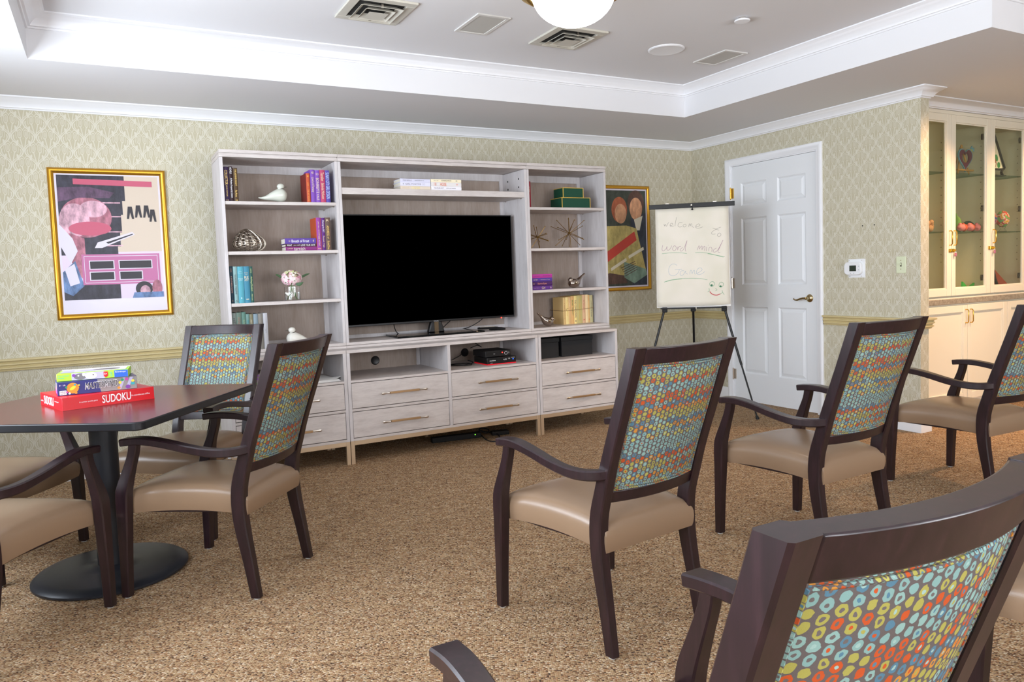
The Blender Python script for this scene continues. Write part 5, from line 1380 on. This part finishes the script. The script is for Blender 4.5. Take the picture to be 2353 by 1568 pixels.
# ------------------------------------------------------------------ easel and flip chart
EC = Vector((-.755, -.83)); EU = Vector((.766, -.643)).normalized(); rz = math.atan2(EU.y, EU.x)
def E3(o, n_, z): return (o, -n_, z)          # easel frame: x along the bar, -y towards the viewer
t = thing('easel', 'black telescoping tripod easel in the corner beside the white door', 'easel', (EC.x, EC.y, 0), rz)
MB().box(-.328, .328, -.022, .004, 1.655, 1.690).build('clamp_bar', M_black, t, bevel=.002)
MB().cyl((0, -.022, 1.674), (0, -.030, 1.674), .006, n=14).build('clamp_knob', M_steel, t)
m = MB(); m.tube([(.002, -.026, 1.668), (.006, -.030, 1.656), (.006, -.030, 1.642)], .0035, 8); m.sphere((.006, -.030, 1.640), .008, 10, 8); m.build('clamp_lever', M_black, t)
for xx in (-.185, .178): MB().box(xx - .014, xx + .014, -.018, .002, 1.690, 1.697).build('bar_clip', M_steel, t)
MB().cyl((0, .015, .86), (0, .012, 1.66), .010, n=12).build('mast', M_black, t)
MB().box(-.255, .255, -.060, .004, .862, .872).build('tray', M_black, t, bevel=.002)
MB().cyl((.02, -.061, .867), (.02, -.065, .867), .005, n=10).build('tray_screw', M_steel, t)
for (a_, b_, nm) in (((-.222, -.026, .868), (-.463, -.140, 0), 'l'), ((.235, -.026, .868), (.463, -.140, 0), 'r'), ((0, .02, .868), (.02, .50, 0), 'b')):
    A_ = Vector(a_); B_ = Vector(b_); mid = A_.lerp(B_, .52); l = MB().cyl(A_, mid, .0095, n=12).build('leg', M_black, t)
    MB().cyl(mid, A_.lerp(B_, .975), .0065, n=12).build('leg_section', M_black, l)
    MB().cyl(A_.lerp(B_, .97), B_, .011, .014, n=12).build('rubber_foot', M_blackm, l)
    m = MB(); m.box(A_.x - .02, A_.x + .02, A_.y - .016, A_.y + .016, .835, .878); m.build('leg_hinge', M_blackm, l, bevel=.006)
# the pad hangs under the bar and rests on the tray
t = thing('flip_chart', 'flip chart pad with handwritten welcome in pencil colours, clamped on the easel', 'flip chart', (EC.x, EC.y, 0), rz)
zt_, zb_ = 1.654, .8735; yt_, yb2 = -.012, -.040; wv = .280
m = MB(); H_ = 10; vs = []; fs = []
def py(v): return lerp(yt_, yb2, v)
for k, (dx, dy) in enumerate(((0, .010), (.001, .0075), (0, .005), (.0015, .0025))):
    m.add([(-wv + dx, py(0) + dy, zt_), (wv + dx, py(0) + dy, zt_), (wv + dx * 4, py(1) + dy, zb_ + .001 * k), (-wv - dx * 2, py(1) + dy, zb_ + .001 * k),
           (-wv + dx, py(0) + dy - .002, zt_), (wv + dx, py(0) + dy - .002, zt_), (wv + dx * 4, py(1) + dy - .002, zb_ + .001 * k), (-wv - dx * 2, py(1) + dy - .002, zb_ + .001 * k)],
          [(0, 1, 2, 3), (7, 6, 5, 4), (0, 4, 5, 1), (1, 5, 6, 2), (2, 6, 7, 3), (3, 7, 4, 0)])
m.build('pad', M_paperw, t, smooth=0)
m = MB(); NX, NZ = 14, 18
for j in range(NZ + 1):
    for i in range(NX + 1):
        u = i / NX; v = j / NZ; x_ = -wv + 2 * wv * u; z_ = lerp(zt_, zb_ + .006, v)
        curl = .022 * max(0, (u - .55) / .45) ** 2 * max(0, (v - .86) / .14) ** 2
        y_ = py(v) - .0010 - curl * .6; z_ += curl * .6
        m.v.append((x_, y_, z_))
for j in range(NZ):
    for i in range(NX):
        a_ = j * (NX + 1) + i; m.f.append((a_, a_ + NX + 1, a_ + NX + 2, a_ + 1)); m.mi.append(0)
o = m.build('page', M_pad, t, smooth=60); sm = o.modifiers.new('solid', 'SOLIDIFY'); sm.thickness = .0004; sm.offset = 1
ST = {
 'pencil': ((146, 141, 128), .0023, [
  [(195, 345), (203, 375), (215, 350), (228, 378), (245, 345), (262, 325)], [(275, 370), (300, 365), (318, 350), (305, 335), (283, 345), (280, 370), (295, 382), (330, 370)], [(365, 255), (352, 320), (345, 375)],
  [(445, 330), (410, 328), (388, 350), (388, 378), (412, 388), (440, 378)], [(470, 350), (455, 365), (460, 385), (480, 385), (495, 365), (485, 348), (470, 350)],
  [(530, 385), (535, 350), (545, 345), (550, 375), (555, 350), (570, 345), (575, 380), (600, 392)], [(620, 388), (665, 375), (682, 357), (660, 345), (630, 365), (628, 395), (660, 405), (718, 385)],
  [(850, 403), (890, 415), (935, 430)], [(957, 388), (900, 415), (848, 450), (836, 475), (855, 487), (890, 480)], [(925, 475), (914, 500), (930, 517), (955, 508), (962, 485), (945, 470), (925, 475)]]),
 'violet_pencil': ((164, 128, 146), .0025, [
  [(178, 635), (168, 690), (185, 712), (225, 680), (235, 650), (235, 695), (262, 700), (290, 665), (300, 640)], [(330, 645), (312, 680), (325, 708), (352, 700), (362, 665), (345, 642), (330, 645)],
  [(385, 655), (382, 702), (388, 670), (410, 650), (426, 652)], [(450, 665), (418, 690), (420, 715), (450, 705), (475, 660), (508, 570)], [(508, 570), (488, 660), (486, 705), (496, 718)],
  [(645, 702), (665, 650), (674, 645), (673, 688), (698, 650), (712, 650), (710, 695), (735, 655), (750, 655), (745, 708)], [(775, 655), (768, 715)], [(792, 638), (798, 630)],
  [(800, 715), (808, 670), (833, 663), (846, 690), (842, 722)], [(905, 672), (868, 698), (865, 726), (900, 722), (935, 680), (990, 565)], [(990, 565), (950, 660), (925, 722), (955, 738)]]),
 'blue_pencil': ((168, 184, 194), .0024, [
  [(375, 910), (340, 890), (290, 902), (262, 950), (262, 1010), (290, 1045), (335, 1048), (380, 1020), (400, 985), (405, 965)], [(343, 970), (390, 966), (442, 960)],
  [(470, 980), (435, 985), (415, 1010), (425, 1045), (460, 1035), (490, 985), (492, 1010), (520, 1030)], [(548, 1030), (555, 985), (570, 975), (580, 1022), (598, 980), (614, 980), (612, 1028)],
  [(622, 1030), (680, 1000), (715, 970), (700, 945), (665, 950), (640, 990), (650, 1028), (690, 1032), (730, 1012), (750, 992)]]),
 'green_pencil': ((136, 176, 138), .0032, [
  [(168, 750), (260, 740), (340, 737), (430, 739), (508, 747)], [(620, 738), (700, 735), (800, 745), (900, 770), (1017, 790)], [(790, 750), (900, 772), (1000, 798)],
  [(195, 1138), (260, 1115), (400, 1092), (560, 1085), (700, 1090), (788, 1106)], [(215, 1134), (300, 1110), (440, 1093)],
  [(855, 1130), (884, 1145), (884, 1175), (855, 1196), (826, 1186), (822, 1150), (855, 1130), (880, 1140)], [(975, 1138), (1002, 1150), (1003, 1182), (975, 1208), (948, 1195), (950, 1155), (975, 1138), (1000, 1148)],
  [(898, 1222), (920, 1242), (900, 1258)], [(812, 1220), (816, 1255), (795, 1270)], [(990, 1250), (1000, 1282), (1020, 1310)], [(965, 1298), (1000, 1280)]]),
 'green_pencil_dark': ((46, 116, 84), .0070, [[(847, 1170), (856, 1180), (847, 1190), (838, 1180), (847, 1170)], [(968, 1186), (976, 1195), (968, 1204), (960, 1195), (968, 1186)]]),
 'red_pencil': ((196, 78, 82), .0062, [[(822, 1265), (845, 1293), (880, 1311), (925, 1314), (970, 1297)]])}
SD = Vector((0, yb2 - yt_, zb_ - zt_)); LEN = SD.length; ud = (-SD).normalized()
for nm, (rgb, wd, strokes) in ST.items():
    mb = MB()
    for si, s_ in enumerate(strokes):
        pts_ = []
        for (u, v) in s_:
            s = (u - 88) / 995.
            for _ in range(4):
                tt = (v - (150 - 50 * s)) / ((1490 - 23 * s) - (150 - 50 * s)); s = (u - (75 + 25 * tt)) / ((1052 + 51 * tt) - (75 + 25 * tt))
            pts_.append((-wv + 2 * wv * s, -tt * LEN))
        ribbon(mb, pts_, wd, z=si * .00003)
    on_plane(mb, (0, yt_ - .0012, zt_), (1, 0, 0), ud, .0009)
    o = flat_build(mb, 'drawing', mat(nm, rgb, .8), t); o['label'] = nm.replace('_', ' ') + ' strokes'

# ------------------------------------------------------------------ built-in cupboards
M_shelfg = bpy.data.materials.new('shelf_glass'); M_shelfg.use_nodes = True
_n = M_shelfg.node_tree; _n.nodes.clear()
_o = _n.nodes.new('ShaderNodeOutputMaterial'); _m = _n.nodes.new('ShaderNodeMixShader'); _t = _n.nodes.new('ShaderNodeBsdfTransparent'); _g = _n.nodes.new('ShaderNodeBsdfGlossy')
_t.inputs[0].default_value = lin((226, 236, 230)); _g.inputs['Roughness'].default_value = .02; _g.inputs[0].default_value = lin((190, 214, 200)); _m.inputs[0].default_value = .10
_n.links.new(_t.outputs[0], _m.inputs[1]); _n.links.new(_g.outputs[0], _m.inputs[2]); _n.links.new(_m.outputs[0], _o.inputs[0])
CB = -1.66
t = thing('display_cabinet', 'cream glass-fronted display cabinet built in above the stone counter', 'display cabinet', (0, 0, 0))
z0, z1 = .898, 2.2605; xa, xb = .092, 2.18
MB().box(xa, xb, CB - .012, CB - .004, z0, z1).build('back_panel', M_cabin, t)
c = MB(); c.box(xa, xb, YC + .022, CB - .012, z0, z0 + .02).box(xa, xb, YC + .022, CB - .012, z1 - .06, z1 - .02)
for x_ in (xa, .639, 1.145, 1.652, xb - .018): c.box(x_, x_ + .018, YC + .022, CB - .012, z0 + .02, z1 - .06)
c.build('carcass', M_cabin, t)
MB().box(xa, xb, YC + .004, YC + .022, z1 - .026, z1).box(xa, .128, YC + .004, YC + .022, z0, z1 - .026).build('face_frame', M_cab, t, bevel=.001)
pins = MB()
for x_, s in ((.639, -1), (.657, 1), (1.145, -1), (1.163, 1), (1.652, -1), (1.670, 1)):
    for yy_ in (YC + .07, CB - .10):
        for k in range(17):
            zz = 1.16 + k * .055; pins.cyl((x_, yy_, zz), (x_ + s * .0008, yy_, zz), .0036, n=6)
pins.build('pin_holes', mat('hole_brown', (110, 96, 76), .8), t)
for z_ in (1.385, 1.822):
    for (p, q) in ((.112, .637), (.659, 1.143), (1.165, 1.650), (1.672, 2.16)):
        MB().box(p, q, YC + .04, CB - .016, z_ - .007, z_).build('glass_shelf', M_shelfg, t)
doors = [(.130, .646, 1), (.650, 1.150, 0), (1.154, 1.662, 0), (1.666, 2.178, 1)]
def cdoor(par, p, q, r, s, glass, nm='door'):
    fw = .052
    m = MB()
    m.box(p, p + fw, YC - .002, YC + .018, r, s).box(q - fw, q, YC - .002, YC + .018, r, s).box(p + fw, q - fw, YC - .002, YC + .018, r, r + fw).box(p + fw, q - fw, YC - .002, YC + .018, s - fw, s)
    d_ = m.build(nm, M_cab, par, bevel=.002)
    # stepped bead round the opening
    b_ = MB(); e_ = .010
    for (a1, a2, b1, b2) in ((p + fw, p + fw + e_, r + fw, s - fw), (q - fw - e_, q - fw, r + fw, s - fw), (p + fw + e_, q - fw - e_, r + fw, r + fw + e_), (p + fw + e_, q - fw - e_, s - fw - e_, s - fw)): b_.box(a1, a2, YC + .004, YC + .018, b1, b2)
    b_.build('bead', M_cab, d_, bevel=.002)
    if glass: MB().box(p + fw - .002, q - fw + .002, YC + .012, YC + .015, r + fw - .002, s - fw + .002).build('glass_pane', M_pane, d_)
    else: MB().box(p + fw + e_ * .5, q - fw - e_ * .5, YC + .010, YC + .018, r + fw, s - fw).build('panel', M_cab, d_, bevel=.002)
    return d_
def pull(par, x_, z_, h_):
    m = MB(); y_ = YC - .002
    m.tube([(x_, y_, z_ + h_ / 2), (x_, y_ - .016, z_ + h_ / 2), (x_, y_ - .024, z_ + h_ / 2 - .010), (x_, y_ - .024, z_ - h_ / 2 + .010), (x_, y_ - .016, z_ - h_ / 2), (x_, y_, z_ - h_ / 2)], .0042, 8); m.build('handle', M_goldp, par)
ds = [cdoor(t, p, q, .908, 2.232, True) for p, q, _ in doors]
pull(ds[0], .622, 1.335, .105); pull(ds[1], .678, 1.335, .105); pull(ds[2], 1.182, 1.345, .100); pull(ds[3], 1.69, 1.345, .100)
for k, (p, q, _) in enumerate(doors):
    xx = p + .052 + .014 if k == 0 else q - .052 - .014
    if k == 0: continue
    for z_ in (1.03, 1.56, 2.10):
        s = 1 if k == 0 else -1
        h_ = MB(); h_.box(xx - .020, xx + .020, YC + .020, YC + .026, z_ - .009, z_ + .009).box(xx - .010, xx + .010, YC + .019, YC + .030, z_ - .022, z_ + .022).cyl((xx, YC + .018, z_), (xx, YC + .012 + .005, z_), .006, n=10)
        h_.build('hinge', mat('dark_hinge', (84, 76, 64), .35, metal=.9), ds[k], bevel=.001)
for x_, z_, lab in ((.648, 1.243, 'small pink and brass padlock hanging on the left pair of glass cupboard doors'), (1.152, 1.256, 'small pink and brass padlock hanging between the middle and right glass cupboard doors')):
    y_ = YC - .002
    hs = thing('hasp', lab.replace('small pink and brass padlock hanging', 'small brass hasp latch'), 'latch', (x_, y_, z_), 0, 'brass hasps on the display cabinet')
    MB().box(-.034, .034, -.005, -.0005, -.013, .013).cyl((-.012, -.007, -.013), (-.012, -.007, .013), .004, n=8).box(.026, .030, -.020, -.005, -.008, .008).build('plate', M_goldp, hs, bevel=.001)
    pl = thing('padlock', lab, 'padlock', (x_ + .032, y_ - .014, z_ - .030), .3, 'pink padlocks on the display cabinet')
    MB().box(-.011, .011, -.006, .006, -.014, .012).build('body', mat('padlock_pink', (196, 120, 140), .3, metal=.4), pl, bevel=.003)
    MB().tube([(-.007, 0, .012), (-.007, 0, .024), (-.004, 0, .031), (.004, 0, .031), (.007, 0, .024), (.007, 0, .012)], .0022, 8).build('shackle', M_silver, pl)
t = thing('countertop', 'speckled grey-brown stone counter between the upper and lower cream cupboards', 'countertop', (0, 0, 0))
MB().box(.092, XR - .01, YC - .004, CB - .002, .846, .886).build('slab', M_stone, t, bevel=.003)
MB().box(.092, XR - .01, YC + .008, CB - .002, .8865, .8975).build('riser_strip', M_cab, t)
t = thing('base_cupboard', 'cream lower cupboard with panelled doors under the stone counter', 'cupboard', (0, 0, 0))
MB().box(.092, XR - .012, YC + .02, CB - .002, .09, .845).box(.092, XR - .012, YC + .06, CB - .002, 0, .09).build('body', M_cab, t)
for k, (p, q) in enumerate(((.330, .855), (.861, 1.385), (1.391, 1.915), (1.921, 2.445))):
    d_ = cdoor(t, p, q, .115, .832, False); pull(d_, q - .026 if k % 2 == 0 else p + .026, .748, .100)
MB().box(.128, .324, YC - .002, YC + .018, .115, .832).build('filler_panel', M_cab, t, bevel=.002)
# things on the glass shelves
M_plum = mat('plum_paint', (112, 36, 76), .4); M_sky = mat('sky_paint', (120, 180, 210), .4); M_pine = mat('pine_wood', (214, 160, 84), .5)
M_clayp = mat('clay_pink', (236, 140, 150), .6); M_clayr = mat('clay_orange', (226, 96, 66), .6); M_clayg = mat('clay_green', (120, 170, 80), .6); M_clayk = mat('clay_darkgreen', (36, 66, 52), .6); M_clayt = mat('clay_tan', (216, 164, 124), .7)
SH2, SH1 = 1.8225, 1.3855
t = thing('display_easel', 'small pine display easel holding the plum heart frame', 'easel', (1.020, -1.915, SH2))
m = MB(); m.box(-.11, .095, -.03, -.012, .030, .042); m.build('ledge', M_pine, t, bevel=.001)
m = MB(); m.cyl((-.02, .0, .23), (-.09, -.012, .004), .006, n=8).cyl((-.02, .0, .23), (.06, -.012, .004), .006, n=8).cyl((-.02, .005, .22), (-.02, .07, .004), .005, n=8); m.build('leg', M_pine, t)
t = thing('heart_frame', 'plum heart-shaped wooden frame with a blue rim and bird on the top glass shelf', 'frame', (1.005, -1.940, SH2 + .0425)); HF = t
def heart(s, n=40): return [(s * .0105 * 16 * math.sin(a) ** 3 / 1.0, s * .0105 * (13 * math.cos(a) - 5 * math.cos(2 * a) - 2 * math.cos(3 * a) - math.cos(4 * a)) + .0105 * 17 * .62) for a in [2 * PI * i / n for i in range(n)]]
def ringmesh(outer, inner, y0_, y1_):
    mb = MB(); n = len(outer)
    for pl in (outer, inner):
        for yy_ in (y0_, y1_): mb.v += [(p[0], yy_, p[1]) for p in pl]
    for i in range(n):
        j = (i + 1) % n; mb.f += [(i, j, n + j, n + i), (2 * n + i, 3 * n + i, 3 * n + j, 2 * n + j), (i, 2 * n + i, 2 * n + j, j), (n + i, n + j, 3 * n + j, 3 * n + i)]; mb.mi += [0] * 4
    return mb
hc_ = [(0 + (x_) * .62, z_ * 1.0 * .0 + z_) for x_, z_ in heart(.62)]
def hs_(s): return [(.118 * s * math.sin(a) ** 3, .105 + .0078 * s * (13 * math.cos(a) - 5 * math.cos(2 * a) - 2 * math.cos(3 * a) - math.cos(4 * a))) for a in [2 * PI * i / 44 for i in range(44)]]
ringmesh(hs_(1.0), hs_(.90), -.006, .006).build('rim', M_sky, t, smooth=30)
inner = [(.058 * math.cos(PI / 2 - 2 * PI * i / 44), .112 + .052 * math.sin(PI / 2 - 2 * PI * i / 44)) for i in range(44)]
ringmesh(hs_(.895), inner, -.008, .007).build('heart', M_plum, t, smooth=30)
m = MB(); m.prism([(.085, .175), (.105, .155), (.125, .185), (.100, .200)], (0, -.004, 0), (1, 0, 0), (0, 0, 1), (0, .008, 0)); m.build('tail', M_yel, t)
m = MB(); m.prism([(.108, .190), (.125, .178), (.150, .178), (.142, .200), (.150, .215), (.120, .205)], (0, -.005, 0), (1, 0, 0), (0, 0, 1), (0, .010, 0)).prism([(.100, .196), (.122, .200), (.114, .232), (.096, .216)], (0, -.005, 0), (1, 0, 0), (0, 0, 1), (0, .010, 0)); m.build('bird', M_sky, t)
HF.scale = (.78, .78, .78)
t = thing('triangle_stand', 'black triangular stand with a green plant picture on the top glass shelf', 'ornament', (1.385, -1.95, SH2))
m = MB(); m.tube([(-.02, 0, .40), (.155, 0, .10), (.165, 0, .085), (.150, 0, .07), (.08, 0, .065), (-.18, 0, .065), (-.20, 0, .085), (-.02, 0, .40)], .010, 8); m.cyl((.13, 0, .07), (.11, 0, .035), .012, n=10).cyl((.11, 0, .035), (.135, 0, .006), .012, n=10).cyl((-.16, 0, .07), (-.16, 0, .006), .012, n=10).box(-.18, .14, -.03, .03, 0, .010); m.build('frame', M_blackm, t)
shapes([([(-.16, .075), (.125, .075), (-.02, .36)], 0), (ell(.06, .105, .026, .028), 1), (ell(.02, .17, .024, .034, rot=.4), 1), (ell(-.03, .12, .02, .03), 1), (ell(.0, .14, .012, .02), 2), ([(.0, .08), (.03, .13), (.026, .135), (-.006, .082)], 2)], [M_paperw, mat('leaf_paint', (56, 150, 92), .5), mat('stem_paint', (170, 84, 50), .5)], t, (0, -.002, 0), (1, 0, 0), (0, 0, 1), .001, 'picture', .0006)
t.scale = (.84, .84, .84)
t = thing('clay_ornament', 'curly tan clay ornament on the lower glass shelf behind the first door', 'ornament', (.560, -1.93, SH1))
m = MB()
rr = random.Random(5)
for i in range(16): m.sphere((rr.uniform(-.10, .035), rr.uniform(-.03, .03), rr.uniform(.02, .075) * (1 if i % 3 else 1.3)), rr.uniform(.018, .028), 10, 8)
m.v = [(a1, b1, max(c1, 0)) for a1, b1, c1 in m.v]; m.build('body', M_clayt, t)
for i, (dx, mm_, sc_, lab) in enumerate(((-.130, M_clayp, .85, 'large pink clay animal at the left of the row on the lower glass shelf'), (-.045, M_clayr, .62, 'orange clay animal between two pink ones on the lower glass shelf'), (.025, M_clayp, .6, 'pink clay animal in the middle of the row on the lower glass shelf'), (.095, M_clayr, .55, 'second orange clay animal near the dark green one'), (.160, M_clayp, .52, 'small pink clay animal beside the dark green one'))):
    t = thing('clay_animal', lab, 'clay animal', ((.885, .950, 1.000, 1.048, 1.094)[i], -1.985 + .018 * (i % 2), SH1 + .0003), 0, 'clay animals on the lower glass shelf')
    m = MB(); m.blob([(-.042 * sc_, 0, .024, .004, .004), (-.034 * sc_, 0, .028, .020, .020), (0, 0, .030, .026, .027), (.030 * sc_, 0, .028, .018, .018), (.042 * sc_, 0, .026, .006, .006)], 14, 4).sphere((-.02 * sc_, 0, .052), .014, 10, 8).sphere((.03 * sc_, 0, .045), .012, 10, 8); m.v = [(a1, b1, max(c1, 0)) for a1, b1, c1 in m.v]; m.build('body', mm_, t)
t = thing('clay_animal', 'dark green curled clay animal with a pink centre at the right end of the row', 'clay animal', (1.075, -1.925, SH1 + .0003), 0, 'clay animals on the lower glass shelf')
m = MB(); m.tube([(.055 * math.cos(a), 0, .042 + .030 * math.sin(a)) for a in [PI * i / 10 for i in range(11)]], .014, 10); m.tube([(-.055, 0, .042), (-.060, 0, .020), (-.05, 0, .014)], .014, 8).tube([(.055, 0, .042), (.062, 0, .020), (.05, 0, .014)], .014, 8); m.build('body', M_clayk, t)
MB().sphere((0, 0, .036), .026, 12, 8).build('centre', M_clayp, t)
t = thing('clay_animal', 'lime green clay bird standing behind the clay row', 'clay animal', (.965, -1.905, SH1 + .0003), 0, 'clay animals on the lower glass shelf')
m = MB(); m.blob([(0, 0, .0, .022, .022), (0, 0, .04, .034, .032), (0, 0, .075, .030, .028), (-.004, 0, .105, .022, .020), (-.008, 0, .125, .006, .006)], 14, 4); m.cyl((-.004, 0, .118), (-.02, 0, .150), .008, .002, 8); m.build('body', M_clayg, t)
t = thing('clay_animal', 'pale blue clay bird behind the large pink clay animal', 'clay animal', (.885, -1.905, SH1 + .0003), 0, 'clay animals on the lower glass shelf')
m = MB(); m.blob([(0, 0, .0, .022, .022), (0, 0, .04, .032, .030), (0, 0, .075, .026, .024), (-.004, 0, .10, .018, .016), (-.008, 0, .115, .005, .005)], 14, 4); m.build('body', mat('clay_blue', (150, 196, 214), .6), t)
def egg(label, loc, cols2):
    t = thing('painted_egg', label, 'painted egg', loc, 0, 'painted eggs on clear stands')
    m = mat(cols2[0], (220, 80, 70), .35); nt = m.node_tree
    n_ = noise(nt, tc(nt), 26, 2); setcol(m, ramp(nt, n_, cols2[1], 'CONSTANT'))
    MB().sphere((0, 0, .100), .052, 20, 16, 0, (.95, .95, 1.28)).build('egg', m, t)
    MB().lathe([(.028, 0), (.030, 0), (.016, .020), (.024, .042), (.022, .042), (.014, .020), (.026, .002)], n=24).build('stand', M_glass, t)
egg('red, green and yellow painted egg on a clear stand behind the third glass door', (1.500, -1.95, SH1 + .0003), ('egg_red', [(0., (120, 190, 120)), (.46, (226, 60, 56)), (.54, (240, 236, 230)), (.60, (240, 170, 60))]))
egg('blue and orange painted egg mostly hidden by the cupboard frame', (1.335, -1.945, SH1 + .0003), ('egg_blue', [(0., (60, 80, 170)), (.48, (220, 110, 60)), (.56, (110, 160, 200)), (.62, (150, 60, 130))]))
t = thing('paper_bow', 'green folded paper bow on the cupboard floor behind the middle glass door', 'paper bow', (1.020, -1.96, .9195), .1)
m = MB(); m.prism([(-.10, 0), (-.01, .02), (.09, 0), (.10, .07), (.0, .035), (-.085, .085)], (0, 0, 0), (1, 0, 0), (0, 0, 1), (0, .012, 0)); m.build('bow', mat('paper_green', (60, 190, 80), .6), t)
t = thing('paper_bow', 'lilac folded paper piece on the cupboard floor behind the first glass door', 'paper bow', (.560, -1.96, .9195), .1)
m = MB(); m.prism([(-.08, 0), (-.01, .012), (.07, 0), (.075, .03), (.0, .018), (-.075, .05)], (0, 0, 0), (1, 0, 0), (0, 0, 1), (0, .012, 0)); m.build('bow', mat('paper_lilac', (170, 150, 200), .6), t)
t = thing('folder_stand', 'dark bent stand leaning beside a rust-red folder on the cupboard floor', 'stand', (1.36, -1.985, .9195))
m = MB(); m.tube([(-.08, 0, .24), (-.03, 0, .10), (.0, 0, .05), (-.02, 0, .015), (-.10, 0, .012)], .012, 8); m.build('frame', M_blackm, t)
t = thing('folder', 'rust-red folder lying wedge-like on the cupboard floor behind the right glass door', 'folder', (1.38, -1.955, .9195))
m = MB(); m.prism([(0, 0), (.24, 0), (.24, .010), (.0, .17)], (0, 0, 0), (1, 0, 0), (0, 0, 1), (0, .14, 0)); m.build('folder', mat('rust_red', (166, 72, 50), .6), t, bevel=.002)
